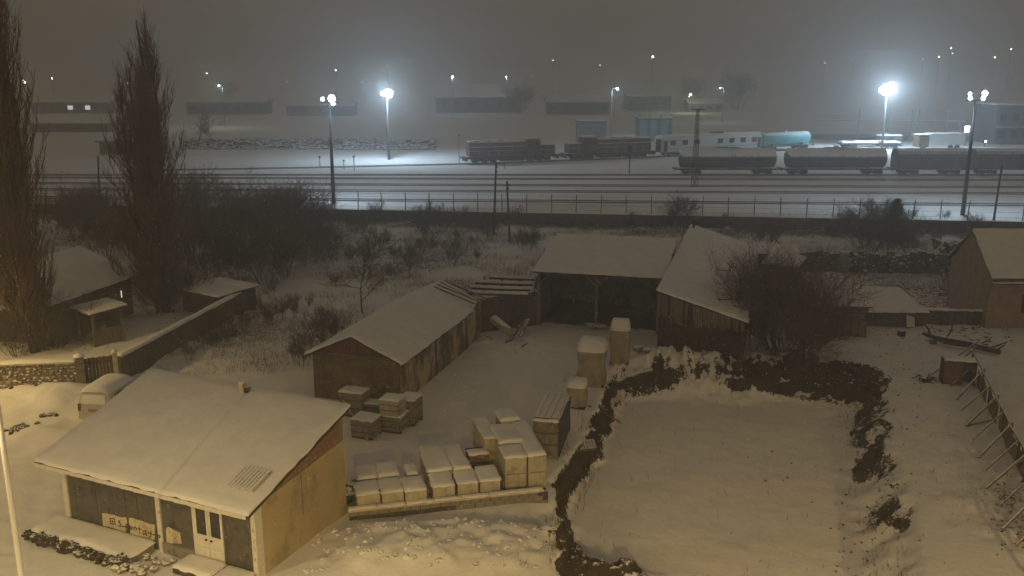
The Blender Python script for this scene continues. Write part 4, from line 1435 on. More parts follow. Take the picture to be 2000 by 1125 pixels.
A, B = on(G(1800, 668), .35), on(G(1952, 697), .3)
fx = thing('felled_trunk', A, 0, 'felled tree trunk with broken limbs lying beside the cabinet', 'tree trunk')
v = B - A
MB().tube([(0, 0, .25), v * .3 + Vector((0, 0, .1)), v * .65 + Vector((0, .2, .1)), v], [.10, .26, .24, .16], 9).build('trunk', 'soil', fx, True)
for u, e in ((.12, (-.5, .2, .9)), (.3, (.5, .3, .8)), (.55, (1.0, -.8, .2)), (.7, (1.2, .6, .4)), (.85, (.9, -.3, .5)), (.95, (.8, .5, .3))):
    s = v * u + Vector((0, 0, .1))
    MB().tube([s, s + Vector(e) * .6 + Vector((.1, 0, 0)), s + Vector(e) * 1.1], [.09, .06, .03], 6).build('limb', 'soil', fx)
for i, (px, py, s, lab) in enumerate(((1760, 657, .38, 'small dark box standing alone on the snow before the collapsed shed'), (1822, 672, .32, 'small rusty box beside the felled trunk'))):
    p = on(G(px, py))
    t = thing('small_box', p, R(10 + 20 * i), lab, 'box')
    MB().box(-s / 2, s / 2, -s / 2, s / 2, 0, s).build('body', ('wood_dark', 'gable_rust')[i], t, bevel=.02)
    MB().pillow(-s / 2, s / 2, -s / 2, s / 2, lambda x, y: s, .05, i, .1, .06).build('snow_cover', 'snow', t, True)
p = on(G(1808, 745), .0)
t = thing('root_stump', p, 0, 'torn root stump at the end of a long pole near the cabinet', 'stump')
rng = random.Random(4)
MB().lump((0, 0, .15), .35, rng, .7).build('base', 'soil', t)
for i in range(7):
    a = i * .9
    MB().tube([(0, 0, .15), (.4 * math.cos(a), .4 * math.sin(a), .25 + .1 * (i % 2)), (.65 * math.cos(a + .2), .65 * math.sin(a + .2), .12)], [.07, .05, .02], 5).build('root', 'soil', t)
A, B = on(G(1812, 742), .2), on(G(1905, 712), 1.5)
tag(MB().tube([A, B], .05, 6).build('pole', 'wood'), 'long pole slanting from the root stump to the cabinet top', 'timber')
# debris in front of the terrace
cl = MB()
for i in range(60):
    p = on(G(rng.uniform(1800, 1990), rng.uniform(628, 668)))
    cl.lump((p.x, p.y, p.z), rng.uniform(.05, .22), rng, .6)
DB = [(rng.uniform(1690, 1800), rng.uniform(680, 860)) for _ in range(80)] + [(rng.gauss(1690, 40), rng.uniform(780, 1110)) for _ in range(120)] + [(rng.gauss(1725, 28), rng.gauss(985, 32)) for _ in range(40)] + [(rng.uniform(1940, 2000), rng.uniform(960, 1110)) for _ in range(50)] + [(rng.uniform(1250, 1640), rng.uniform(800, 1100)) for _ in range(14)]
for px, py in DB:
    p = on(G(px, py, -.5))
    r = rng.uniform(.02, .075)
    cl.lump((p.x, p.y, p.z + r * .2), r, rng, .7)
tag(cl.build('scattered_debris', 'soil'), 'dark scraps scattered on the snow along the path', 'debris', kind='stuff')
# clods on the banks and the snowy mound
cl = MB()
rng = random.Random(66)
rg = np.random.default_rng(6)
cx, cy = rg.uniform(-10, 21, 60000), rg.uniform(29, 57, 60000)
cz, cb = land(cx, cy)
pick = np.nonzero(rg.random(60000) < (cb - .55) * .5)[0][:380]
for i in pick:
    cl.lump((cx[i], cy[i], cz[i]), rng.uniform(.035, .13), rng, .8)
tag(cl.build('soil_clods', 'soil'), 'clods of dark soil on the raw banks round the pit', 'soil', kind='stuff')
cl = MB()
for i in range(190):
    x, y = rng.uniform(-7.5, 1.0), rng.uniform(29.2, 32.4)
    r = rng.uniform(.04, .15)
    cl.lump((x, y, gz(x, y) - r * .25), r, rng, .7)
MT['snowy_lump'] = M('snowy_lump', (0.30, 0.27, 0.22), (0.2, .18, .15), 4, .95, .4, snow=.12)
tag(cl.build('mound_rubble', 'snowy_lump'), 'snow dusted lumps of rubble on the mound before the block wall', 'rubble', kind='stuff')

rng = random.Random(91)
cl = MB()
for (px, py, n, sp) in ((28, 848, 16, .35), (40, 832, 8, .25), (105, 812, 5, .3), (20, 757, 10, .6), (135, 745, 8, .5), (300, 735, 8, .6)):
    q = G(px, py)
    for i in range(n):
        x, y = q.x + rng.gauss(0, sp), q.y + rng.gauss(0, sp * .6)
        cl.lump((x, y, gz(x, y) + .02), rng.uniform(.06, .18), rng, .7)
tag(cl.build('lane_clods', 'soil'), 'dark frozen clods scattered along the snowy lane', 'soil', kind='stuff')
# ---------------------------------------------------------------- 6 trees, shrubs and weeds
def seg_mesh(name, segs, mat, parent):
    """three-sided tapered sticks: rows of x0 y0 z0 x1 y1 z1 r0 r1"""
    S = np.array(segs, float)
    p0, p1, r0, r1 = S[:, 0:3], S[:, 3:6], S[:, 6:7], S[:, 7:8]
    d = p1 - p0
    d /= np.linalg.norm(d, axis=1, keepdims=True) + 1e-9
    ref = np.where(np.abs(d[:, 2:3]) < .9, np.array([[0, 0, 1.]]), np.array([[1., 0, 0]]))
    a = np.cross(d, ref)
    a /= np.linalg.norm(a, axis=1, keepdims=True) + 1e-9
    b = np.cross(d, a)
    vs = []
    for p, r in ((p0, r0), (p1, r1)):
        for j in range(3):
            t = 2 * math.pi * j / 3
            vs.append(p + (a * math.cos(t) + b * math.sin(t)) * r)
    n = len(S)
    V = np.stack(vs, 1).reshape(-1, 3)
    base = np.arange(n)[:, None] * 6
    Q = np.concatenate([base + np.array([[j, 3 + j, 3 + (j + 1) % 3, (j + 1) % 3]]) for j in range(3)], 0)
    me = bpy.data.meshes.new(name)
    me.vertices.add(len(V))
    me.vertices.foreach_set('co', V.ravel().astype(np.float32))
    me.loops.add(Q.size)
    me.loops.foreach_set('vertex_index', Q.ravel().astype(np.int32))
    me.polygons.add(len(Q))
    me.polygons.foreach_set('loop_start', (np.arange(len(Q)) * 4).astype(np.int32))
    me.update(calc_edges=True)
    me.materials.append(MT[mat])
    o = bpy.data.objects.new(name, me)
    COL.objects.link(o)
    o.parent = parent
    return o


def poplar(loc, ht, rad, seed, label, nb=300, nt=20, leaders=5):
    rng = random.Random(seed)
    t = thing('poplar_tree', loc, 0, label, 'tree', 'tall bare poplars by the low house')
    lead = []
    for k in range(leaders):
        a = 6.28 * k / leaders + rng.uniform(-.4, .4)
        off = 0 if k == 0 else rad * rng.uniform(.25, .55)
        lead.append((off * math.cos(a), off * math.sin(a), ht * (1 if k == 0 else rng.uniform(.74, .98))))

    def stem(k, z):
        """axis of leader k at height z"""
        ox, oy, top = lead[k]
        u = min(1, max(0, z - .2) / (ht * .16)) ** .7
        return ox * u + .12 * math.sin(z * .5 + k), oy * u + .12 * math.cos(z * .43 + k)
    for k in range(leaders):
        top = lead[k][2]
        zs = [-.3] + [top * i / 10 for i in range(1, 11)]
        MB().tube([(*(stem(k, z)), z) for z in zs], [(.34 if k == 0 else .2) * (1 - i / 10.3) ** .8 + .02 for i in range(11)], 8).build('trunk', 'bark', t, True)
    segs, limbs = [], []

    def reach(z, top):
        u = z / top
        return rad * (.78 + .22 * min(1, u / .2)) * max(.08, (1 - max(0, u - .60) / .40) ** .6)
    for i in range(nb):
        k = rng.randrange(leaders)
        top = lead[k][2]
        h0 = top * (.01 + .90 * rng.random() ** 1.25)
        ang = rng.random() * 2 * math.pi
        ln = top * rng.uniform(.09, .22) * (1 - .3 * h0 / top)
        bx, by = stem(k, h0)
        ex, ey = stem(k, min(top, h0 + ln))
        target = reach(min(top, h0 + ln), top) * rng.uniform(.25, 1.0) * (.62 if leaders > 1 else 1)
        P = []
        wob = rng.uniform(-.5, .5)
        for q in range(5):
            s = q / 4
            r = target * (1 - (1 - s) ** 1.8)
            P.append((bx + (ex - bx) * s + r * math.cos(ang + wob * s) + rng.gauss(0, .03), by + (ey - by) * s + r * math.sin(ang + wob * s) + rng.gauss(0, .03), h0 + ln * s))
        r0 = rng.uniform(.025, .06) * (1.2 - h0 / ht)
        for q in range(4):
            limbs.append((*P[q], *P[q + 1], r0 * (1 - q / 4.6), r0 * (1 - (q + 1) / 4.6)))
        for j in range(nt):
            s = rng.uniform(.05, 1)
            q = min(3, int(s * 4))
            f = s * 4 - q
            a = [P[q][w] + (P[q + 1][w] - P[q][w]) * f for w in range(3)]
            tl = rng.uniform(.35, 1.35)
            an = ang + rng.uniform(-2.2, 2.2)
            sp = rng.uniform(.1, .62)
            m_ = (a[0] + math.cos(an) * sp * tl * .55, a[1] + math.sin(an) * sp * tl * .55, a[2] + tl * .45)
            e = (a[0] + math.cos(an + .3) * sp * tl * .85, a[1] + math.sin(an + .3) * sp * tl * .85, a[2] + tl * .95)
            segs.append((*a, *m_, .015, .012))
            segs.append((*m_, *e, .012, .007))
    seg_mesh('limbs', limbs, 'bark', t)
    seg_mesh('crown', segs, 'twig', t)
    return t


p = on((-30.1, 55.2))
poplar(p, 29, 2.9, 3, 'towering bare poplar whose top leaves the picture, beside the annexe', 620, 22, 4)
p = on((-25.5, 65.0))
poplar(p, 20.6, 3.5, 8, 'bare brown poplar with clumped forked top behind the porch', 600, 22, 7)


def shrub_segs(rng, ht, rad, stems, levels=3, fork=4, thick=.035, up=.75):
    thickS, twigS = [], []

    def grow(p, d, ln, r, lv):
        n = 3
        q = p
        for k in range(n):
            d = (d + Vector((rng.gauss(0, .16), rng.gauss(0, .16), rng.gauss(.04, .10)))).normalized()
            e = q + d * ln / n
            (thickS if r > .012 else twigS).append((*q, *e, r * (1 - .2 * k), r * (1 - .2 * (k + 1))))
            q = e
            if lv > 0:
                for _ in range(fork if k else max(1, fork - 2)):
                    if rng.random() < .62:
                        nd = (d * up + Vector((rng.gauss(0, .6), rng.gauss(0, .6), rng.gauss(.22, .4)))).normalized()
                        grow(q, nd, ln * rng.uniform(.5, .72), max(r * .5, .0095), lv - 1)
    for i in range(stems):
        a = rng.random() * 2 * math.pi
        sp = rng.random() ** .5
        d = Vector((math.cos(a) * sp * rad / ht, math.sin(a) * sp * rad / ht, 1)).normalized()
        s = Vector((math.cos(a) * sp * rad * .35, math.sin(a) * sp * rad * .35, -.1))
        grow(s, d, ht * rng.uniform(.55, .78), thick * rng.uniform(.7, 1.2), levels)
    return thickS, twigS


PROTO = {}


def shrub(kind, loc, label, group, sc=1.0, rz=0.0, name='bare_shrub', cat='shrub'):
    """copies share the mesh data of their kind"""
    t = thing(name, loc, rz, label, cat, group)
    t.scale = (sc, sc, sc)
    if kind not in PROTO:
        seed, ht, rad, stems, lev, fork, th, up, mat = KINDS[kind]
        a, b = shrub_segs(random.Random(seed), ht, rad, stems, lev, fork, th, up)
        PROTO[kind] = (seg_mesh('stems', a, 'bark', None), seg_mesh('twigs', b, mat, None))
        for o in PROTO[kind]:
            o.parent = t
    else:
        for o in PROTO[kind]:
            dup(o, t)
    return t


KINDS = {
    'th1': (1, 4.0, 2.6, 14, 3, 4, .04, .75, 'twig_grey'), 'th2': (2, 3.6, 2.4, 13, 3, 4, .035, .7, 'twig_grey'), 'th3': (3, 4.6, 2.4, 12, 3, 4, .045, .85, 'twig'),
    'big': (7, 5.2, 3.6, 34, 3, 4, .05, .7, 'twig'), 'small': (9, 2.2, 1.2, 5, 3, 4, .03, .75, 'twig_grey'), 'tree': (12, 4.4, 1.0, 1, 4, 4, .10, .85, 'twig_grey'),
    'sap': (15, 2.6, 1.0, 4, 2, 3, .022, .9, 'twig_grey'), 'far': (17, 5.0, 1.2, 1, 4, 4, .16, .8, 'twig'),
}
rng = random.Random(21)
lab = 'dense bare shrub in the dark thicket between poplar and scrub field'
for (px, py, sc, kd) in ((385, 470, 1.0, 'th1'), (430, 500, .95, 'th2'), (470, 545, .85, 'th1'), (520, 556, .8, 'th2'), (560, 540, .85, 'th3'), (600, 520, .9, 'th1'), (630, 492, .75, 'th2'),
                         (585, 470, 1.0, 'th3'), (540, 470, 1.05, 'th1'), (490, 470, 1.0, 'th2'), (440, 455, 1.0, 'th3'), (610, 450, .9, 'th2'), (560, 445, 1.05, 'th1'), (505, 500, .95, 'th3'),
                         (455, 520, .85, 'th1'), (555, 505, .95, 'th2'), (390, 520, .9, 'th3'), (415, 548, .75, 'th2'), (350, 500, .9, 'th1'), (380, 435, 1.05, 'th3'), (620, 475, .7, 'th1'), (530, 440, 1.0, 'th2')):
    shrub(kd, on(G(px, py)), lab, 'shrubs of the thicket', sc, rng.random() * 6.28)
lab = 'bare brush growing in the dark ground behind the low house'
for (px, py, sc, kd) in ((110, 455, .9, 'th1'), (150, 470, .9, 'th2'), (190, 450, .95, 'th3'), (225, 475, .9, 'th1'), (170, 430, .85, 'th2'), (255, 500, .9, 'th2'), (210, 505, .7, 'th3'), (300, 470, .9, 'th2'), (330, 445, .9, 'th1')):
    shrub(kd, on(G(px, py)), lab, 'brush behind the low house', sc, rng.random() * 6.28)
for (x, y, sc, tr) in ((-30.9, 54.6, .62, 0), (-29.3, 55.9, .66, 0), (-30.2, 56.3, .7, 0), (-25.9, 64.2, .66, 1), (-24.8, 64.9, .68, 1), (-25.6, 65.9, .72, 1)):
    shrub('th1', on((x, y)), ('brown suckers sprouting round the foot of the towering poplar', 'brown suckers sprouting round the foot of the forked poplar')[tr], ('suckers of the towering poplar', 'suckers of the forked poplar')[tr], sc, rng.random() * 6, 'poplar_suckers', 'shrub')
shrub('big', on(G(1530, 690)), 'big dense bare bush before the barn wing and the mossy lean-to', None, 1.0, .4, 'big_bush', 'bush')
shrub('big', on(G(1572, 712)), 'bare bush spreading over the spoil bank beside the mossy lean-to', None, .5, 2.1, 'big_bush', 'bush')
shrub('th2', on(G(1465, 680)), 'low bare bush pressed against the boards of the barn wing', None, .75, 1.0, 'big_bush', 'bush')
for (px, py, sc) in ((1690, 500, .95), (1735, 495, .85), (1715, 470, .9), (1770, 500, .6)):
    shrub('th1', on(G(px, py)), 'bare bush in the clump below the little conifer', 'bushes below the conifer', sc, rng.random() * 6, 'bare_bush', 'bush')
shrub('th1', on(G(1890, 585)), 'bare climbing shrub growing against the pinkish gable', None, .7, 2.0, 'bare_bush', 'bush')
for (px, py, sc, kd, lab) in ((712, 612, .95, 'tree', 'small bare tree with dark stem behind the long shed roof'), (803, 545, .7, 'tree', 'slim bare tree in the scrub beyond the long shed'),
                              (822, 688, .9, 'sap', 'bare sapling rising in front of the mottled shed wall'), (1330, 478, .95, 'tree', 'bare tree behind the barn roof below the rail fence'),
                              (1470, 640, 1.3, 'sap', 'thin tall sapling beside the wing roof edge'), (198, 445, .8, 'tree', 'dark bare tree behind the low house')):
    shrub(kd, on(G(px, py)), lab, None, sc, rng.random() * 6, 'bare_tree', 'tree')
lab = 'small bare shrub growing along the yard side of the boundary wall'
for px in (735, 815, 832, 850, 868, 900, 1005, 1235, 1320, 1650, 1662, 1900):
    p = G(px, 414 + (px - 640) * .018, YARD)
    shrub('small', (p.x, p.y, gz(p.x, p.y)), lab, 'small shrubs along the boundary wall', rng.uniform(.55, 1.0), rng.random() * 6)
lab = 'low frosted shrub standing alone in the scrub field'
for i in range(34):
    px, py = rng.uniform(640, 1050), rng.uniform(448, 560)
    if px > 830 and py > 530:
        continue
    shrub('small', on(G(px, py)), lab, 'shrubs of the scrub field', rng.uniform(.35, .8), rng.random() * 6)
lab = 'low frosted shrub on the slope beside the garden wall'
for i in range(22):
    u = rng.random()
    px, py = 300 + 330 * u + rng.uniform(-20, 60), 700 - 130 * u + rng.uniform(-25, 25)
    if px < 250 + (py - 575) * -2 + 230:
        px += 60
    shrub('small', on(G(px, py)), lab, 'shrubs on the garden slope', rng.uniform(.3, .65), rng.random() * 6)
lab = 'low dry shrub in the strip between the barns and the boundary wall'
for i in range(22):
    px, py = rng.uniform(1380, 1990), rng.uniform(445, 482)
    shrub('small', on(G(px, py)), lab, 'shrubs of the strip by the boundary wall', rng.uniform(.35, .8), rng.random() * 6)
lab = 'dry shrub along the foot of the long shed back wall'
for px, py in ((640, 680), (655, 668), (600, 700), (590, 715), (620, 660)):
    shrub('small', on(G(px, py)), lab, 'shrubs behind the long shed', rng.uniform(.6, .9), rng.random() * 6)
# little conifer
p = on(G(1746, 470))
t = thing('conifer', p, 0, 'little dark conifer dusted with snow above the bare bushes', 'tree')
htc = ZT(p.y, 386) - p.z
MB().tube([(0, 0, 0), (0, 0, htc * .97)], [.12, .02], 7).build('trunk', 'bark', t)
segs = []
rng = random.Random(5)
for i in range(46):
    u = (i + 1) / 48
    z = htc * (.30 + .68 * u)
    r = 1.55 * (1 - u) ** .85 + .12
    for k in range(5):
        a = i * 2.4 + k * 1.257 + rng.uniform(-.2, .2)
        rr = r * rng.uniform(.6, 1.1)
        s = Vector((0, 0, z))
        e = Vector((rr * math.cos(a), rr * math.sin(a), z + rr * rng.uniform(-.15, .25)))
        segs.append((*s, *e, .03, .01))
        for j in range(9):
            f = rng.uniform(.2, 1)
            q = s.lerp(e, f)
            w = Vector((rng.gauss(0, .16), rng.gauss(0, .16), rng.gauss(.02, .09)))
            segs.append((*q, *(q + w), .035, .012))
seg_mesh('crown', segs, 'needle', t)

# dry weeds poking through the snow
def weeds():
    rg = np.random.default_rng(4)
    n = 260000
    X = rg.uniform(-48, 62, n)
    Y = rg.uniform(48, 108, n)
    wy = wall_y(X)
    scr = np.maximum(sstep(64, 70, Y), sstep(52, 57, Y) * sstep(-9, -12, X))
    scr = np.maximum(scr, sstep(49, 52, Y) * sstep(-12, -14.5, X) * sstep(-22.2, -20.5, X))
    scr *= (Y < wy - .2)
    scr *= sstep(.30, .62, fbm(X * .22, Y * .3, 8)) + .5 * np.exp(-((wy - Y) / 1.6) ** 2)
    # keep clear of roofs, walls and the garden
    for (x0, y0, x1, y1) in ((1.5, 60, 12.5, 69.5), (8.5, 53, 21.5, 78), (-11, 45, -1.5, 60.5), (-36, 47, -21, 67)):
        scr = np.where((X > x0) & (X < x1) & (Y > y0) & (Y < y1), 0, scr)
    keep = rg.random(n) < scr * 1.0
    X, Y = X[keep], Y[keep]
    # tufts along the raw edge of the pit and a few stems on the path
    ex, ey = rg.uniform(0, 22, 60000), rg.uniform(29, 55, 60000)
    ed_ = polydist(ex, ey, PIT)
    pe = np.where((ed_ > -.1) & (ed_ < 1.5), .35 * sstep(.42, .62, fbm(ex * .8, ey * .8, 95)) * np.where(ex < 9, 1, .45), .006)
    pk = rg.random(60000) < pe
    X, Y = np.concatenate([X, ex[pk]]), np.concatenate([Y, ey[pk]])
    Z = land(X, Y)[0]
    m = len(X)
    h = rg.uniform(.14, .55, m) * (.6 + .8 * fbm(X * .4, Y * .4, 9))
    a = rg.uniform(0, 6.28, m)
    w = rg.uniform(.009, .018, m)
    lx, ly = rg.normal(0, .25, m) * h, rg.normal(0, .25, m) * h
    V = np.empty((m, 3, 3))
    V[:, 0] = np.stack([X - w * np.cos(a), Y - w * np.sin(a), Z - .03], 1)
    V[:, 1] = np.stack([X + w * np.cos(a), Y + w * np.sin(a), Z - .03], 1)
    V[:, 2] = np.stack([X + lx, Y + ly, Z + h], 1)
    me = bpy.data.meshes.new('dry_weeds')
    me.vertices.add(m * 3)
    me.vertices.foreach_set('co', V.ravel().astype(np.float32))
    me.loops.add(m * 3)
    me.loops.foreach_set('vertex_index', np.arange(m * 3, dtype=np.int32))
    me.polygons.add(m)
    me.polygons.foreach_set('loop_start', (np.arange(m) * 3).astype(np.int32))
    me.update(calc_edges=True)
    me.materials.append(MT['weed'])
    o = bpy.data.objects.new('dry_weeds', me)
    COL.objects.link(o)
    tag(o, 'dry weeds poking through the snow of the scrub field', 'weeds', kind='stuff')


weeds()
# ---------------------------------------------------------------- 7 boundary wall and wire fence
x0, x1 = -75.0, 72.0
bf_ = Frame(x0, wall_y(x0), math.degrees(math.atan(-.118)))
BL = (x1 - x0) / math.cos(math.atan(.118))
bwall = bf_.empty('boundary_wall', 'long dark retaining wall along the edge of the rail yard', 'wall')
rng = random.Random(1)
nseg = 30
for i in range(nseg):
    a0, a1 = BL * i / nseg, BL * (i + 1) / nseg - .03
    s = MB().box(a0, a1, -.12 + rng.uniform(-.02, .02), .22, -.6, YARD + .16 + rng.uniform(-.02, .02)).build('wall_panel', 'mud_wall', bwall)
MB().pillow(0, BL, -.13, .26, lambda x, y: YARD + .17, .06, 3, 1.5, .1, .3).build('snow_cover', 'snow', bwall, True)
wf_ = thing('wire_fence', bf_.to(0, .5, YARD), bf_.rz, 'sagging wire fence on slim posts along the rail yard edge', 'fence')
post = None
i = 0
a = 1.0
while a < BL:
    p = bf_.to(a, .5)
    if post is None:
        mb = MB().box(-.045, .045, -.045, .045, -.3, 2.15)
        mb.tube([(0, 0, 2.12), (0, -.22, 2.38)], .03, 5)
        post = mb.build('post', 'mast', wf_)
        k = post
    else:
        k = dup(post, wf_)
    k.location = (a, 0, 0)
    k.rotation_euler = (rng.uniform(-.02, .02), rng.uniform(-.03, .03), 0)
    a += 2.82
for z in (.5, 1.1, 1.7, 2.05):
    pts = [(2.82 * j / 2 + 1.0, 0, z - (.04 if j % 2 else 0)) for j in range(int(BL / 1.41) - 1)]
    MB().tube(pts, .013, 3).build('wire', 'rail', wf_)
# telegraph poles in the scrub
for (bx, by, tx, ty, lab) in ((964, 455, 969, 318, 'leaning wooden pole with short arm, the taller of the pair in the scrub'), (996, 470, 990, 354, 'leaning wooden pole, the shorter of the pair in the scrub'),
                              (1938, 452, 1957, 322, 'dark leaning pole in the strip beside the tall floodlight mast'), (197, 420, 191, 305, 'dark bare pole between the two poplars')):
    B = on(G(bx, by))
    h = ZT(B.y, ty)
    d = (B.y * cP - (h - CAMH) * sP)
    T = Vector(((tx - 1000) / F * d, B.y, h))
    t = thing('utility_pole', B, 0, lab, 'pole')
    MB().tube([(0, 0, -.3), T - B], [.13, .09], 8).build('shaft', 'wood_dark', t)
    v = T - B
    if tx == 969:
        MB().tube([v - Vector((0, 0, .05)), v + Vector((.6, 0, -.05))], .04, 6).build('arm', 'wood_dark', t)
    for k in range(2):
        q = v * (.93 - .06 * k)
        MB().lathe([(0, .05), (.06, .07), (.12, .04), (.16, .05), (.18, .01)], 8, 'z', (q.x + .15, q.y, q.z)).build('insulator', 'mast', t)

# ---------------------------------------------------------------- 8 tracks
def track(pts, name='railway_track', lab=''):
    t = thing(name, (pts[0][0], pts[0][1], YARD), 0)
    t['kind'] = 'structure'
    t['label'] = lab
    P = [Vector((x - pts[0][0], y - pts[0][1], 0)) for x, y in pts]
    for s in (-.72, .72):
        mb = MB()
        row = []
        for i, p in enumerate(P):
            d = (P[min(i + 1, len(P) - 1)] - P[max(i - 1, 0)]).normalized()
            n = Vector((-d.y, d.x, 0))
            row.append((p + n * s, n))
        for (q0, n0), (q1, n1) in zip(row[:-1], row[1:]):
            w = .035
            mb.hexa([q0 - n0 * w + Vector((0, 0, -.05)), q1 - n1 * w + Vector((0, 0, -.05)), q1 + n1 * w + Vector((0, 0, -.05)), q0 + n0 * w + Vector((0, 0, -.05)),
                     q0 - n0 * w + Vector((0, 0, .11)), q1 - n1 * w + Vector((0, 0, .11)), q1 + n1 * w + Vector((0, 0, .11)), q0 + n0 * w + Vector((0, 0, .11))])
        mb.build('rail', 'rail', t)
    return t


def straight(x0_, y0_, x1_, y1_, n=40):
    """a track through two pixels, carried on both ways"""
    A, B = G(x0_, y0_, YARD), G(x1_, y1_, YARD)
    d = (B - A).normalized()
    a0 = -(A.x + 130) / d.x
    a1 = (150 - A.x) / d.x
    return [((A + d * (a0 + (a1 - a0) * i / n)).x, (A + d * (a0 + (a1 - a0) * i / n)).y) for i in range(n + 1)]


track(straight(700, 391, 1500, 397), lab='snowed-in track next to the wire fence')
track(straight(700, 373, 1900, 378), lab='snowed-in track, second from the wire fence')
track(straight(700, 361, 1900, 366), lab='snowed-in track, third from the wire fence')
track(straight(700, 349, 1900, 352), lab='snowed-in track in front of the tank wagons')
TW = straight(700, 342, 1900, 342)
track(TW, lab='snowed-in track under the tank wagons')
LC = [tuple(G(x, y, YARD)[:2]) for x, y in ((300, 333), (600, 328), (900, 321), (1085, 314.5), (1275, 307), (1380, 301.5), (1480, 296.5), (1590, 291), (1750, 284))]
LCs = []
for (a, b) in zip(LC[:-1], LC[1:]):
    LCs += [(a[0] + (b[0] - a[0]) * i / 6, a[1] + (b[1] - a[1]) * i / 6) for i in range(6)]
track(LCs + [LC[-1]], lab='curving track under the red locomotives')


def at_track(px, row_hint):
    """point and heading on the locomotive track at a picture column"""
    best = None
    for a, b in zip(LCs[:-1], LCs[1:]):
        for i in range(12):
            q = (a[0] + (b[0] - a[0]) * i / 12, a[1] + (b[1] - a[1]) * i / 12)
            d = q[1] * cP + (CAMH - YARD) * sP
            x = 1000 + F * q[0] / d
            if best is None or abs(x - px) < best[0]:
                best = (abs(x - px), q, math.atan2(b[1] - a[1], b[0] - a[0]))
    return Vector((best[1][0], best[1][1], gz(*best[1]))), best[2]


def bogies(t, xs, axles=2, gap=1.0, r=.46, mat='loco_dark'):
    for x in xs:
        b = MB()
        w2 = gap * (axles - 1)
        for s in (-1, 1):
            b.box(x - w2 / 2 - .45, x + w2 / 2 + .45, s * .98 - .06, s * .98 + .06, .45, .75)
        b.box(x - .3, x + .3, -.9, .9, .55, .85)
        b = b.build('bogie', mat, t)
        for i in range(axles):
            for s in (-1, 1):
                MB().lathe([(-.07, r), (.05, r), (.07, r + .03)] if s < 0 else [(-.07, r + .03), (-.05, r), (.07, r)], 18, 'y', (x - w2 / 2 + i * gap, s * .78, .17 + r)).build('wheel', 'rail', b, True)


def loco(px0, px1, label, flip):
    p0, h = at_track(px0, 0)
    p1, _ = at_track(px1, 0)
    h = math.atan2(p1.y - p0.y, p1.x - p0.x)
    L = (p1 - p0).length - .5
    t = thing('diesel_locomotive', (p0 + p1) / 2, h, label, 'locomotive', 'red diesel locomotives on the curving track')
    S = -1 if flip else 1
    MB().box(-L / 2, L / 2, -1.35, 1.35, .95, 1.35).build('underframe', 'loco_dark', t)
    hood = MB()
    n = 8
    sec = [(-1.0, 1.35), (-1.0, 3.2), (-.85, 3.6), (-.4, 3.82), (.4, 3.82), (.85, 3.6), (1.0, 3.2), (1.0, 1.35)]
    xa, xb = (-L / 2 + .5, L / 2 - 6.0) if not flip else (-L / 2 + 6.0, L / 2 - .5)
    hood.prism(sec, 'x', xa, xb)
    hood = hood.build('hood', 'loco_red', t, bevel=.05)
    for i in range(9):
        x = xa + .6 + i * (xb - xa - 1.2) / 8
        MB().box(x - .42, x + .42, -1.025, -1.0, 1.55, 2.75).build('hood_door', 'loco_red', hood)
    MB().box(xa + .1, xb, -1.03, -1.0, 2.86, 2.98).build('stripe', 'coach_white', hood)
    for i in range(3):
        x = xa + 1.5 + i * 2.2
        MB().lathe([(3.80, .6), (3.98, .6), (4.0, .5)], 18, 'z', (x, 0, 0)).build('roof_fan', 'loco_dark', hood)
    ca, cb = (xb + .02, xb + 2.6) if not flip else (xa - 2.6, xa - .02)
    cab = MB()
    cab.prism([(-1.4, 1.35), (-1.4, 3.5), (-1.1, 3.95), (-.5, 4.1), (.5, 4.1), (1.1, 3.95), (1.4, 3.5), (1.4, 1.35)], 'x', ca, cb)
    cab = cab.build('cab', 'loco_red', t, bevel=.05)
    for x in (ca + .65, cb - .65):
        MB().box(x - .42, x + .42, -1.425, -1.4, 2.65, 3.4).build('window', 'glass', cab)
    MB().box(ca - .15, cb + .15, -1.2, 1.2, 4.1, 4.17).build('roof', 'loco_dark', cab)
    na, nb_ = (cb + .02, L / 2 - .5) if not flip else (-L / 2 + .5, ca - .02)
    MB().prism(sec[:1] + [(-1.0, 2.7), (-.8, 3.0), (.8, 3.0), (1.0, 2.7)] + sec[-1:], 'x', na, nb_).build('nose', 'loco_red', t, bevel=.05)
    hr = MB()
    for y in (-1.3, 1.3):
        hr.tube([(-L / 2 + .3, y, 2.25), (L / 2 - .3, y, 2.25)], .03, 5)
        for i in range(10):
            x = -L / 2 + .4 + i * (L - .8) / 9
            hr.tube([(x, y, 1.35), (x, y, 2.25)], .025, 5)
    hr.build('handrail', 'coach_white', t)
    MB().box(-2.2, 2.2, -1.2, 1.2, .38, .94).build('fuel_tank', 'loco_dark', t, bevel=.1)
    bogies(t, (-L / 2 + 3.4, L / 2 - 3.4), 3, 1.6, .5)
    for s in (-1, 1):
        MB().box(s * (L / 2 + .02) - .1, s * (L / 2 + .02) + .1, -1.35, 1.35, .55, 1.3).build('buffer_beam', 'loco_dark', t)
        for y in (-.9, .9):
            MB().lathe([(s * L / 2, .1), (s * (L / 2 + .45), .1), (s * (L / 2 + .46), .24), (s * (L / 2 + .52), .24)], 12, 'x', (0, y, 1.05)).build('buffer', 'loco_dark', t)
    MB().pillow(xa, xb, -.6, .6, lambda x, y: 3.84, .08, 3, .6).build('snow_cover', 'snow', t, True)
    MB().pillow(ca, cb, -1.0, 1.0, lambda x, y: 4.17, .08, 4, .5).build('snow_cover', 'snow', t, True)
    return t


loco(905, 1088, 'red diesel locomotive at the open end of the line', False)
loco(1098, 1272, 'red diesel locomotive coupled next to the white coach', True)


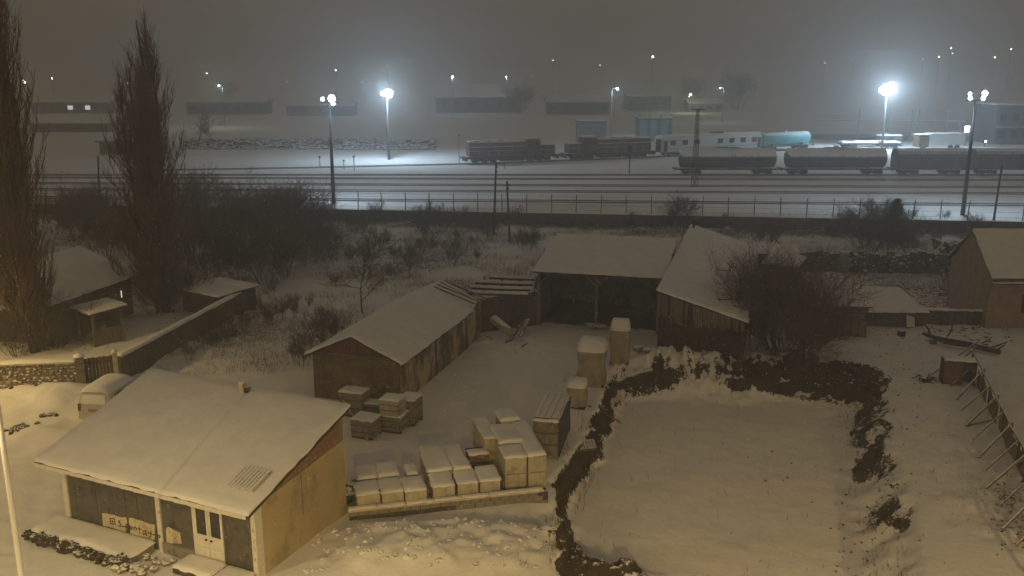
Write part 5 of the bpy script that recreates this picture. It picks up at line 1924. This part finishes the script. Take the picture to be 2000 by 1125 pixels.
def coach(px0, px1, label):
    p0, h = at_track(px0, 0)
    p1, _ = at_track(px1, 0)
    h = math.atan2(p1.y - p0.y, p1.x - p0.x)
    L = (p1 - p0).length - .4
    t = thing('white_coach', (p0 + p1) / 2, h, label, 'coach')
    sec = [(-1.42, .95), (-1.45, 1.3), (-1.45, 3.2), (-1.25, 3.65), (-.7, 3.95), (.7, 3.95), (1.25, 3.65), (1.45, 3.2), (1.45, 1.3), (1.42, .95)]
    b = MB().prism(sec, 'x', -L / 2, L / 2).build('body', 'coach_white', t, bevel=.03)
    n = 8
    for i in range(n):
        x = -L / 2 + 2.2 + i * (L - 4.0) / (n - 1)
        if i == 3:
            continue
        w = MB().box(x - .62, x + .62, -1.475, -1.452, 2.15, 3.05).build('window', 'mast', b)
        MB().box(x - .52, x + .52, -1.49, -1.476, 2.24, 2.96).build('pane', 'glass', w)
    for x in (-L / 2 + .55, L / 2 - .55):
        MB().box(x - .38, x + .38, -1.475, -1.452, 1.05, 3.0).build('door', 'loco_red' if x < 0 else 'mast', b)
    MB().box(-L / 2 + 1.0, L / 2 - 1.0, -1.462, -1.451, 1.55, 1.68).build('stripe', 'teal', b)
    for s in (-1, 1):
        MB().box(s * (L / 2 + .02) - .12, s * (L / 2 + .02) + .12, -.7, .7, .9, 3.3).build('gangway', 'loco_dark', t)
    MB().box(.5, 3.0, -.6, .6, 3.95, 4.2).build('roof_unit', 'mast', t)
    MB().pillow(-L / 2, L / 2, -1.2, 1.2, lambda x, y: 3.93 - .12 * y * y, .1, 6, .7).build('snow_cover', 'snow', t, True)
    MB().box(-3, 3, -1.1, 1.1, .45, .94).build('underframe_box', 'loco_dark', t)
    bogies(t, (-L / 2 + 2.8, L / 2 - 2.8), 2, 2.2, .45)


coach(1284, 1477, 'white railway coach with square windows behind the grey tank wagons')


def tanker(c, h, L, rad, label, mat='tank_grey', group='grey tank wagons on one track', zc=None, cat='tank wagon', ladder=True):
    t = thing('tank_wagon', c, h, label, cat, group)
    zc = zc or (1.2 + rad)
    e = .42
    prof = [(-L / 2 + .3, .05)] + [(-L / 2 + .3 + e * (1 - math.cos(a)), rad * math.sin(a)) for a in (.3, .6, .9, 1.2, 1.57)] + \
           [(L / 2 - .3 - e * (1 - math.cos(a)), rad * math.sin(a)) for a in (1.57, 1.2, .9, .6, .3)] + [(L / 2 - .3, .05)]
    tk = MB().lathe(prof, 32, 'x', (0, 0, zc)).build('tank', mat, t, True)
    for x in (-L * .28, 0, L * .28):
        MB().lathe([(x - .06, rad + .02), (x + .06, rad + .02)], 32, 'x', (0, 0, zc)).build('band', mat, tk, True)
    MB().lathe([(zc + rad - .1, .42), (zc + rad + .28, .42), (zc + rad + .34, .3)], 18, 'z').build('dome', mat, tk, True)
    MB().box(-L / 2, L / 2, -1.1, 1.1, .92, 1.14).build('underframe', 'loco_dark', t)
    for s in (-1, 1):
        for x in (-L * .3, L * .3):
            MB().box(x - .12, x + .12, s * .8 - .1, s * .8 + .1, 1.14, zc - rad * .55).build('saddle', 'loco_dark', t)
        for y in (-.9, .9):
            MB().lathe([(s * L / 2, .1), (s * (L / 2 + .4), .1), (s * (L / 2 + .41), .24), (s * (L / 2 + .47), .24)], 12, 'x', (0, y, 1.02)).build('buffer', 'loco_dark', t)
    if ladder:
        ld = MB()
        for x in (.35, .85):
            ld.tube([(x, -rad - .12, .9), (x, -rad - .1, zc + .4), (x, -.5, zc + rad + .15)], .03, 5)
        for i in range(9):
            ld.tube([(.35, -rad - .12, 1.0 + i * .28), (.85, -rad - .12, 1.0 + i * .28)], .02, 4)
        ld.build('ladder', 'mast', t)
        MB().box(-1.8, 1.8, -.45, .45, zc + rad + .05, zc + rad + .1).build('walkway', 'mast', t)
    bogies(t, (-L / 2 + 2.3, L / 2 - 2.3), 2, 1.8, .46)
    return t


def on_tw(px):
    a, b = Vector((*TW[0], 0)), Vector((*TW[-1], 0))
    best = min((abs(1000 + F * (a.lerp(b, i / 2000)).x / (a.lerp(b, i / 2000).y * cP + (CAMH - YARD) * sP) - px), i) for i in range(2001))[1]
    q = a.lerp(b, best / 2000)
    return Vector((q.x, q.y, gz(q.x, q.y))), math.atan2(b.y - a.y, b.x - a.x)


labs = ['grey snow topped tank wagon at the open end of its row', 'grey snow topped tank wagon between two others of its row', 'grey snow topped tank wagon coupled to the low covered wagon']
for (a, b, lab) in ((1320, 1517, labs[0]), (1528, 1730, labs[1])):
    p0, h = on_tw(a)
    p1, _ = on_tw(b)
    tanker((p0 + p1) / 2, h, (p1 - p0).length, 1.5, lab)


def covered_wagon(px0, px1, label):
    p0, h = on_tw(px0)
    p1, _ = on_tw(px1)
    L = (p1 - p0).length - 1.0
    t = thing('covered_wagon', (p0 + p1) / 2, h, label, 'wagon', 'grey covered wagons on the tank wagon track')
    sec = [(-1.4, 1.2), (-1.4, 3.3), (-1.1, 3.8), (-.5, 4.05), (.5, 4.05), (1.1, 3.8), (1.4, 3.3), (1.4, 1.2)]
    b = MB().prism(sec, 'x', -L / 2, L / 2).build('body', 'wagon_grey', t, bevel=.03)
    n = int(L / 1.1)
    for i in range(n + 1):
        x = -L / 2 + .06 + i * (L - .12) / n
        MB().box(x - .05, x + .05, -1.46, -1.4, 1.2, 3.3).build('rib', 'wagon_grey', b)
    MB().box(-1.5, 1.5, -1.52, -1.47, 1.3, 3.2).build('sliding_door', 'wagon_grey', t)
    MB().pillow(-L / 2, L / 2, -1.15, 1.15, lambda x, y: 4.03 - .17 * y * y, .12, 6, .8).build('snow_cover', 'snow', t, True)
    MB().box(-L / 2, L / 2, -1.2, 1.2, .9, 1.195).build('underframe', 'loco_dark', t)
    MB().box(-L / 2 + .3, L / 2 - .3, -1.75, -1.41, .95, 1.05).build('footboard', 'concrete_snowy', t)
    bogies(t, (-L / 2 + 2.2, L / 2 - 2.2), 2, 1.8, .46)
    for s in (-1, 1):
        for y in (-.9, .9):
            MB().lathe([(s * L / 2, .1), (s * (L / 2 + .4), .1), (s * (L / 2 + .41), .24), (s * (L / 2 + .47), .24)], 12, 'x', (0, y, 1.02)).build('buffer', 'loco_dark', t)


covered_wagon(1738, 1886, 'grey covered wagon coupled to the last tank wagon')
covered_wagon(1890, 2060, 'grey covered wagon behind the tall floodlight mast')
p0, h = at_track(1482, 0)
p1, _ = at_track(1578, 0)
tanker((p0 + p1) / 2, h, (p1 - p0).length, 1.25, 'teal tank wagon with snow on its back beyond the white coach', 'teal', 'teal tank wagon', cat='tank wagon', ladder=False)

# flat wagon with snow, white trailer and small hut further off
p = G(1690, 290, YARD)
t = thing('flat_wagon', p, R(3), 'low flat wagon loaded with snow beyond the tank wagons', 'wagon')
MB().box(-5.5, 7.0, -1.3, 1.3, .9, 1.2).build('deck', 'loco_dark', t)
MB().pillow(-5.5, 7.0, -1.3, 1.3, lambda x, y: 1.2, .35, 2, .7, .4, .4).build('snow_cover', 'snow', t, True)
bogies(t, (-3.5, 5.0), 2, 1.8, .45)
p = G(1748, 288, YARD)
t = thing('site_hut', p + Vector((0, 2.2, 0)), R(3), 'small dark hut with bright snow roof behind the flat wagon', 'hut')
MB().box(-2.2, 2.2, 0, 2.5, 0, 2.2).build('wall', 'far_wall', t)
MB().pillow(-2.4, 2.4, -.2, 2.7, lambda x, y: 2.2, .3, 2, .5, .3).build('snow_cover', 'snow', t, True)
MB().box(-.5, .4, -.04, -.004, 0, 1.9).build('door', 'glass', t)
p = G(1832, 293, YARD)
t = thing('white_trailer', p, R(5), 'long white trailer with brown end standing in the floodlight', 'trailer')
MB().box(-2.0, 5.6, 0, 2.4, 1.0, 3.2).build('body', 'coach_white', t, bevel=.08)
MB().box(-4.2, -2.02, 0, 2.4, .6, 2.7).build('cab', 'gable_rust', t, bevel=.08)
MB().box(-3.9, -2.4, -.03, -.003, 1.6, 2.4).build('window', 'glass', t)
MB().pillow(-4.2, 5.6, 0, 2.4, lambda x, y: 3.2 if x > -2 else 3.0, .15, 3, .5).build('snow_cover', 'snow', t, True)
for x in (-3.2, 2.6, 4.0):
    MB().lathe([(-.12, .5), (.12, .5), (.12, .2)], 18, 'y', (x, .1, .5)).build('wheel', 'rubber', t, True)
# platform canopy
A, B = G(1592, 272, YARD), G(1880, 276, YARD)
d = B - A
t = thing('platform_canopy', (A.x, A.y, gz(A.x, A.y)), math.atan2(d.y, d.x), 'long thin platform canopy edged with snow on tall posts', 'canopy')
zc = ZT(A.y, 234) - gz(A.x, A.y)
MB().box(0, d.length, -.3, 2.2, zc - .16, zc).build('roof', 'far_wall', t)
MB().pillow(0, d.length, -.35, 2.2, lambda x, y: zc, .22, 3, 1.5, .2).build('snow_cover', 'snow', t, True)
MB().box(-2, d.length + 4, 1.0, 3.5, 0, .9).build('platform', 'far_wall', t)
for i, px in enumerate((1675, 1732, 1778, 1790, 1825, 1845, 1870)):
    a = (px - 1592) / 288 * d.length
    hh_ = ZT(A.y, 212) - gz(A.x, A.y)
    MB().box(a - .12, a + .12, -.62 - .4 * (i % 2), -.38 - .4 * (i % 2), 0, hh_).build('post', 'far_pale', t)
p = G(1980, 282, YARD)
t = thing('signal_house', p, R(2), 'grey two-storey building with dark windows under the floodlight mast', 'building')
MB().box(-4.5, 14, 0, 9, 0, 8.0).build('wall', 'far_wall', t)
MB().box(-5, 14.4, -.6, 9.5, 8.0, 8.4).build('roof', 'far_wall', t)
MB().pillow(-5, 14.4, -.6, 9.5, lambda x, y: 8.4, .2, 3, 1.0).build('snow_cover', 'snow', t, True)
for x in (-3.0, -.3, 2.4, 5.1):
    for z in (1.2, 4.8):
        w = MB().box(x - .85, x + .85, -.05, -.004, z, z + 1.9).build('window', 'far_wall', t)
        MB().box(x - .7, x + .7, -.07, -.051, z + .15, z + 1.75).build('pane', 'glass', w)
MB().box(-4.6, 14, -1.6, -.005, 3.5, 3.75).build('balcony', 'concrete_snowy', t)

# sheds behind the locomotives
def post_shed(px0, px1, row_b, row_t, dep, mat, label, posts, extra=0.0):
    A, B = G(px0, row_b, YARD), G(px1, row_b, YARD)
    w = B.x - A.x
    h = ZT(A.y, row_t) - YARD
    t = thing('tank_house', (A.x, A.y, gz(A.x, A.y)), 0, label, 'building')
    MB().box(.15, w - .15, .2, dep, -.3, h - .25).build('wall', mat, t)
    MB().box(-.1, w + .1, -.3, dep + .3, h - .24, h).build('roof', 'far_wall', t)
    MB().pillow(-.1, w + .1, -.3, dep + .3, lambda x, y: h, .2, 3, .8, .2).build('snow_cover', 'snow', t, True)
    for i in range(posts):
        x = .2 + i * (w - .4) / (posts - 1)
        MB().box(x - .15, x + .15, -.1, .2, -.3, h + extra).build('post', 'far_pale', t)
    return t, w, h


post_shed(1127, 1184, 280, 236, 6, 'far_pale', 'pale square tank house with vertical bays behind the locomotives', 4)
tt, w, h = post_shed(1246, 1312, 278, 231, 6, 'teal_lit_wall', 'teal lit tank house with tall posts behind the white coach', 4, .9)
lg = thing('gate_light', G(1270, 268, YARD) + Vector((1.0, -3.0, 0)), 0, 'teal glowing lamp low in front of the tank house', 'lamp')
MB().tube([(0, 0, 0), (0, 0, 3.6)], .06, 6).build('post', 'mast', lg)
MB().lathe([(3.5, .05), (3.62, .2), (3.85, .2), (3.95, .05)], 10, 'z').build('bulb', M('teal_lamp', (.5, .8, .7), emit=(.35, 1, .75), es=25), lg)
light('gate_light_source', lg, (0, .5, 4.3), 1100, (.35, 1.0, .78), .2)

# far buildings, each with roof, windows
def far_building(px0, px1, row_b, row_e, row_r, dep, label, wall='far_wall', wins=0, lit=(), name='warehouse', z=None):
    A, B = G(px0, row_b, YARD), G(px1, row_b, YARD)
    w = B.x - A.x
    g = gz(A.x, A.y)
    e = ZT(A.y, row_e) - g
    t = thing(name, (A.x, A.y, g), 0, label, 'building')
    MB().box(0, w, 0, dep, -1, e).build('wall', wall, t)
    r = ZT(A.y + dep / 2, row_r) - g
    for s in (0, 1):
        b0, b1, z0, z1 = ((-.5, dep / 2, e, r), (dep / 2, dep + .5, r, e))[s]
        rr = MB().slab([(-.5, b0, z0), (w + .5, b0, z0), (w + .5, b1, z1), (-.5, b1, z1)], .25).build('roof_slope', 'far_wall', t)
        MB().slab([(-.5, b0, z0 + .2), (w + .5, b0, z0 + .2), (w + .5, b1, z1 + .2), (-.5, b1, z1 + .2)], .19).build('snow_cover', 'snow', rr)
    for i in range(wins):
        x = w * (i + .5) / wins
        MB().box(x - .9, x + .9, -.06, -.01, e * .35, e * .72).build('window', 'lit_window' if i in lit else 'glass', t)
    return t


far_building(852, 1018, 221, 190, 165, 16, 'big dark warehouse with a pale snowy roof across the yard', wins=6)
far_building(1068, 1190, 224, 200, 186, 14, 'long low dark warehouse beyond the tank houses', wins=5)
far_building(1225, 1310, 218, 188, 180, 12, 'dark block with flat roof behind the teal lit tank house', wins=4)
far_building(62, 215, 222, 200, 192, 10, 'long far barrack with two lit windows beyond the poplars', wins=9, lit=(4, 6), name='barrack')
far_building(64, 212, 258, 241, 236, 7, 'long low dark shed with snowy roof behind the big poplar', wins=4, name='low_shed')
far_building(196, 300, 302, 275, 272, 7, 'low dark shed half hidden by the forked poplar', wins=3, name='low_shed')
far_building(365, 520, 224, 200, 194, 9, 'long far shed in greenish light beside the lamp post', wins=7, name='low_shed')
far_building(1345, 1410, 220, 202, 194, 9, 'small white house lit by the yard lamp', wall='far_pale', wins=4, name='small_house')
far_building(560, 690, 226, 206, 198, 9, 'far shed fading into haze behind the floodlight mast', wins=5, name='low_shed')
for (px, py, sc, lab) in ((1440, 216, 2.0, 'tall hazy bare tree beside the small white house'), (1352, 212, 1.6, 'hazy bare tree above the yard lamp by the small white house'), (1012, 224, 1.5, 'hazy bare tree at the end of the big warehouse'),
                          (385, 290, 1.1, 'bare tree on the rubble bank beside the forked poplar'), (420, 288, .9, 'low bare tree on the rubble bank'), (448, 205, 1.3, 'hazy bare tree behind the lamp post near the greenish shed')):
    p = G(px, py, YARD)
    shrub('th3' if sc > 1.25 else 'far', (p.x, p.y, gz(p.x, p.y)), lab, None, sc * (1.15 if sc > 1.25 else 1), px, 'bare_tree', 'tree')
# banks of rubble in the yard
for k, (px0, px1, r0, r1, lab) in enumerate(((655, 848, 262, 293, 'snow dusted bank of broken stone in the open yard'), (365, 640, 262, 292, 'snow dusted bank of broken stone behind the thicket'))):
    mb = MB()
    rng = random.Random(k)
    for i in range(900):
        px = rng.uniform(px0, px1)
        u = rng.random()
        row = r0 + (r1 - r0) * u
        p = G(px, r1 - (1 - u) * (r1 - r0) * .45, YARD)
        hz = 1.5 * math.sin(math.pi * min(1, u * .9 + .1)) * rng.random()
        mb.lump((p.x, p.y, YARD + hz * .9), rng.uniform(.2, .75), rng, .6)
    tag(mb.build('rubble_bank', 'dark_stone'), lab, 'rubble', kind='stuff')
# signal, lattice mast, small lineside posts
p = G(1229, 338, YARD)
t = thing('railway_signal', p, 0, 'short railway signal with round heads before the locomotive', 'signal')
h = ZT(p.y, 284) - YARD
MB().tube([(0, 0, -.2), (0, 0, h)], .09, 8).build('post', 'mast', t)
MB().box(-.3, .3, -.15, .15, h - .9, h + .05).build('head', 'loco_dark', t, bevel=.05)
for i in range(2):
    MB().lathe([(-.3, .16), (-.14, .16)], 12, 'y', (0, 0, h - .2 - i * .42)).build('hood', 'loco_dark', t)
p = G(1356, 365, YARD)
t = thing('lattice_mast', p, R(20), 'slim grey lattice mast before the first tank wagon', 'mast')
h = ZT(p.y, 212) - YARD
w = .32
for sx in (-1, 1):
    for sy in (-1, 1):
        MB().tube([(sx * w, sy * w, 0), (sx * w * .45, sy * w * .45, h)], .05, 5).build('leg', 'mast', t)
for s in range(4):
    mb = MB()
    n = 18
    for i in range(n):
        z0, z1 = h * i / n, h * (i + 1) / n
        a = lambda z, q: ((1, 1), (1, -1), (-1, -1), (-1, 1))[q % 4]
        k0, k1 = w * (1 - .55 * z0 / h), w * (1 - .55 * z1 / h)
        c0, c1 = a(0, s + i % 2), a(0, s + 1 - i % 2)
        mb.tube([(c0[0] * k0, c0[1] * k0, z0), (c1[0] * k1, c1[1] * k1, z1)], .028, 4)
    mb.build('lattice', 'mast', t)
MB().box(-1.0, 1.0, -.35, .35, h - .2, h - .1).build('platform', 'mast', t)
for (px, rb, rt) in ((758, 312, 245), (672, 330, 312), (692, 334, 304), (897, 318, 262), (625, 325, 305), (985, 330, 318)):
    p = G(px, rb, YARD)
    t = thing('lineside_post', p, 0, 'plain thin lineside post standing in the open snow of the yard', 'post', 'lineside posts')
    h = ZT(p.y, rt) - YARD
    MB().tube([(0, 0, -.2), (0, 0, h)], .07, 6).build('shaft', 'mast', t)
    MB().box(-.16, .16, -.06, .06, h - .3, h).build('cap', 'mast', t)

# ---------------------------------------------------------------- 9 lamps
def floodmast(px, rb, rt, label, power, heads, lamp='led', color=COLD, group='floodlight masts of the rail yard', base_z=YARD, aim=False, scale=1.0):
    p = G(px, rb, base_z)
    g = gz(p.x, p.y)
    t = thing('floodlight_mast', (p.x, p.y, g), 0, label, 'floodlight', group)
    h = ZT(p.y, rt) - g
    MB().tube([(0, 0, -.3), (0, 0, h)], [.26, .13], 10).build('pole', 'mast', t, True)
    MB().box(-1.0 * scale, 1.0 * scale, -.12, .12, h - .1, h + .05).build('crossarm', 'mast', t)
    for (dx, dz, r) in heads:
        dx, dz, r = dx * scale, dz * scale, r * scale
        c = MB().lathe([(.28, r * .45), (.10, r * .95), (-.10, r * 1.06), (-.12, r)], 20, 'y', (dx, 0, h + dz)).build('floodlight', 'mast', t, True)
        MB().lathe([(-.30, r * .15), (-.27, r * .6), (-.20, r * .9), (-.121, r)], 20, 'y', (dx, 0, h + dz)).build('lens', lamp, c, True)
    if power:
        if aim:
            light('mast_light', t, (0, .9, h + .6 * scale), power, color, .35, spot=R(150), rot=(R(38), 0, 0), blend=.35)
        else:
            light('mast_light', t, (0, -1.6, h + .5 * scale), power, color, .35)
    return t


floodmast(652, 398, 200, 'tall slim floodlight mast behind the thicket edge', 4300, ((.35, .45, .42), (.5, -.15, .2), (-.75, .4, .2)), aim=True)
floodmast(1880, 420, 196, 'tall slim floodlight mast with two bright heads before the covered wagons', 4600, ((-.8, .72, .17), (-.72, .25, .2), (.72, .25, .22), (.85, .75, .3)), aim=True)
floodmast(760, 312, 186, 'floodlight mast whose enlarged heads form its glare above the rubble bank', 10500, ((-.95, .35, .38), (-.2, .35, .5), (.3, .75, .52), (.55, .1, .55), (.85, .6, .38)), 'led', scale=.85)  # glare blob shaped from a cluster of oversized glowing heads
floodmast(1722, 292, 180, 'floodlight mast whose enlarged heads form the strongest glare beyond the flat wagon', 21000, ((-.9, .35, .5), (-.3, .8, .55), (.25, .2, .62), (.55, 1.05, .6), (1.0, .5, .55), (-.4, -.05, .45), (.1, .7, .6)), 'led', scale=1.2)  # round glare built up from overlapping oversized heads


def lamp_post(px, rb, rt, label, power, lamp, color, r=.22, arm=-.9, base=YARD, group='lamp posts beyond the tracks', pole=True, rad=.1):
    p = G(px, rb, base)
    g = gz(p.x, p.y)
    t = thing('lamp_post', (p.x, p.y, g), 0, label, 'street lamp', group)
    h = ZT(p.y, rt) - g
    MB().tube([(0, 0, -.3), (0, 0, h - .3), (arm * .3, 0, h + .05), (arm, 0, h + .15)], [rad, rad * .7, rad * .6, rad * .5], 7).build('pole', 'far_pale', t)
    MB().lathe([(-.15, r * .4), (-.08, r), (.12, r), (.2, r * .3)], 12, 'z', (arm, 0, h)).build('lamp_head', lamp, t)
    if power:
        light('lamp_light', t, (arm, -.3, h - .5), power, color, .2)
    return t


lamp_post(1192, 300, 173, 'lamp post with white light behind the pale tank house', 700, 'led_dim', COLD, .26, 1.0)
lamp_post(440, 250, 167, 'lamp post with white light near the greenish far shed', 900, 'led_dim', (.75, 1, .85), .28)
lamp_post(1410, 240, 172, 'lamp post with cold light beside the tall hazy tree', 500, 'led_dim', COLD, .26, -1.0)
lamp_post(1345, 222, 184, 'lamp post with pale yellow light at the small white house', 900, 'pale_lamp', (1, .92, .6), .34, .4)
lamp_post(884, 226, 150, 'lamp post with cold light above the big warehouse roof', 700, 'led', COLD, .30, .2)
lamp_post(990, 222, 150, 'lamp post with faint cold light at the far end of the warehouse', 350, 'led_dim', COLD, .24, -.2)
lamp_post(60, 232, 161, 'lamp post with yellowish light beside the far barrack', 350, 'pale_lamp', (1, .9, .6), .26, -.5)
lamp_post(255, 236, 163, 'lamp post glinting through the forked poplar', 350, 'led_dim', COLD, .3, .3)
# bright wall lamp and a window glow right of the platform
for (px, py, lab, ww, hh_) in ((1885, 252, 'square white floodlight on a short post beside the platform', .55, .7), (1757, 276, 'small white lamp low beside the platform', .22, .22), (1924, 276, 'small round white lamp at the grey building', .22, .22)):
    p = G(px, 286, YARD)
    t = thing('yard_lamp', p, 0, lab, 'lamp')
    h = ZT(p.y, py) - YARD
    MB().tube([(0, .2, -.2), (0, .2, h)], .07, 6).build('post', 'mast', t)
    MB().cbox((0, .1, h), (ww * 2, .2, hh_ * 2)).build('housing', 'mast', t)
    MB().cbox((0, -.02, h), (ww * 1.8, .04, hh_ * 1.8)).build('lens', 'led_dim', t)
    if ww > .3:
        light('yard_lamp_light', t, (0, -.6, h), 250, COLD, .2)
# lights of the far town, on the rising ground
TOWN = [(1275, 111, 'led_dim', .8), (656, 137, 'pale_lamp', .45), (757, 130, 'pale_lamp', .35), (404, 143, 'pale_lamp', .5), (102, 153, 'pale_lamp', .5), (46, 157, 'warm_lamp', .45), (157, 152, 'warm_lamp', .25),
        (1172, 127, 'warm_lamp', .35), (1611, 123, 'warm_lamp', .4), (1666, 116, 'warm_lamp', .35), (1803, 115, 'warm_lamp', .45), (1834, 111, 'warm_lamp', .45), (1858, 94, 'pale_lamp', .4),
        (1860, 104, 'pale_lamp', .4), (1943, 112, 'warm_lamp', .8), (1975, 96, 'pale_lamp', .5), (708, 189, 'led_dim', .25), (1040, 150, 'warm_lamp', .25), (1080, 118, 'warm_lamp', .3), (560, 160, 'warm_lamp', .25)]
for i, (px, py, m, r) in enumerate(TOWN):
    Y = 420 + (i * 37 % 130)
    z = ZT(Y, py)
    d = Y * cP - (z - CAMH) * sP
    X = (px - 1000) / F * d
    g = gz(X, Y)
    if z < g + 3:
        z = g + 4
    t = thing('town_lamp', (X, Y, g), 0, 'tiny street lamp shining faintly on the far hillside', 'street lamp', 'lamps of the far town')
    MB().tube([(0, 0, -.5), (0, 0, z - g)], .12, 5).build('pole', 'far_wall', t)
    r *= .62
    MB().lathe([(-r, r * .3), (-r * .5, r), (r * .5, r), (r, r * .3)], 10, 'z', (0, 0, z - g)).build('lamp_head', m, t)

# street lamps of the lane: one post stands at the picture's edge, the rest are out of view, placed for amber light
def street_lamp(x, y, h, aim, label, power, outreach=1.3, color=WARM):
    t = thing('street_lamp', (x, y, gz(x, y)), aim, label, 'street lamp', 'street lamps along the lane')
    MB().tube([(0, 0, -.3), (0, 0, h * .6), (0, 0, h)], [.095, .08, .065], 14).build('pole', 'steel', t, True)
    MB().tube([(0, 0, h - .05), (outreach * .5, 0, h + .25), (outreach, 0, h + .3)], [.045, .04, .04], 8).build('arm', 'steel', t, True)
    hd = MB().box(outreach - .1, outreach + .6, -.16, .16, h + .27, h + .40).build('lamp_head', 'mast', t, bevel=.04)
    MB().box(outreach, outreach + .5, -.12, .12, h + .245, h + .268).build('lens', 'warm_lamp', hd)
    MB().box(-.14, .14, -.14, .14, -.1, .5).build('base', 'steel', t, bevel=.02)
    light('street_light', t, (outreach + .25, 0, h + .12), power, color, .12, spot=R(165), blend=.45)
    return t


street_lamp(-14.3, 24.0, 10.0, R(200), 'bright galvanised street lamp post at the edge of the lane', 1000, color=(1.0, .76, .38))
street_lamp(-36.5, 43.0, 9.0, R(30), 'unseen street lamp added further along the lane by the field stone wall', 4600)  # unseen lamp, added to light the stone wall and the lane
for x, lab in ((-24.0, 'unseen tall street lamp added on the near street, the one towards the lane'), (3.0, 'unseen tall street lamp on the near street, between its two added neighbours'), (30.0, 'unseen tall street lamp added on the near street, the one towards the board fence')):  # unseen row behind the camera, outer pair added to brighten the middle ground
    street_lamp(x, -10.0, 14.0, R(90), lab, 36000)

# ---------------------------------------------------------------- 10 the snowy air
hz = bpy.data.meshes.new('haze')
mb = MB().box(-1215, 1215, -130, 1312, -4.5, 60)
hz.from_pydata(mb.v, [], mb.f)
m = bpy.data.materials.new('snowy_air')
m.use_nodes = True
nt = m.node_tree
for n in list(nt.nodes):
    if n.type == 'BSDF_PRINCIPLED':
        nt.nodes.remove(n)
v = nt.nodes.new('ShaderNodeVolumePrincipled')
v.inputs['Color'].default_value = (.90, .93, .97, 1)
v.inputs['Density'].default_value = HAZE
v.inputs['Anisotropy'].default_value = .68
nt.links.new(v.outputs['Volume'], nt.nodes['Material Output'].inputs['Volume'])
hz.materials.append(m)
haze = bpy.data.objects.new('haze', hz)
COL.objects.link(haze)
haze.display_type = 'WIRE'
tag(haze, 'pale snowy haze filling the night air', 'haze', kind='stuff')

# the flakes coming down between the lamps and the yard
rg = np.random.default_rng(12)
nf = 9000
fy = 9 + 60 * rg.random(nf) ** 1.3
fx_ = rg.uniform(-.62, .62, nf) * (fy + 6)
fz = gz(0, 40) + rg.uniform(.3, 13, nf)
fr = rg.uniform(.004, .011, nf) * np.clip(fy / 22, .55, 1.5)
U = np.array([[1, 0, 0], [-1, 0, 0], [0, 1, 0], [0, -1, 0], [.25, .1, 1.7], [-.25, -.1, -1.7]])
V = (np.stack([fx_, fy, fz], 1)[:, None, :] + U[None] * fr[:, None, None]).reshape(-1, 3)
T = np.array([[0, 2, 4], [2, 1, 4], [1, 3, 4], [3, 0, 4], [2, 0, 5], [1, 2, 5], [3, 1, 5], [0, 3, 5]])
T = (np.arange(nf)[:, None, None] * 6 + T[None]).reshape(-1, 3)
me = bpy.data.meshes.new('falling_snow')
me.vertices.add(len(V))
me.vertices.foreach_set('co', V.ravel().astype(np.float32))
me.loops.add(T.size)
me.loops.foreach_set('vertex_index', T.ravel().astype(np.int32))
me.polygons.add(len(T))
me.polygons.foreach_set('loop_start', (np.arange(len(T)) * 3).astype(np.int32))
me.update(calc_edges=True)
me.materials.append(MT['snow'])
fo = bpy.data.objects.new('falling_snow', me)
COL.objects.link(fo)
tag(fo, 'snowflakes drifting down through the night air', 'snowflakes', kind='stuff')
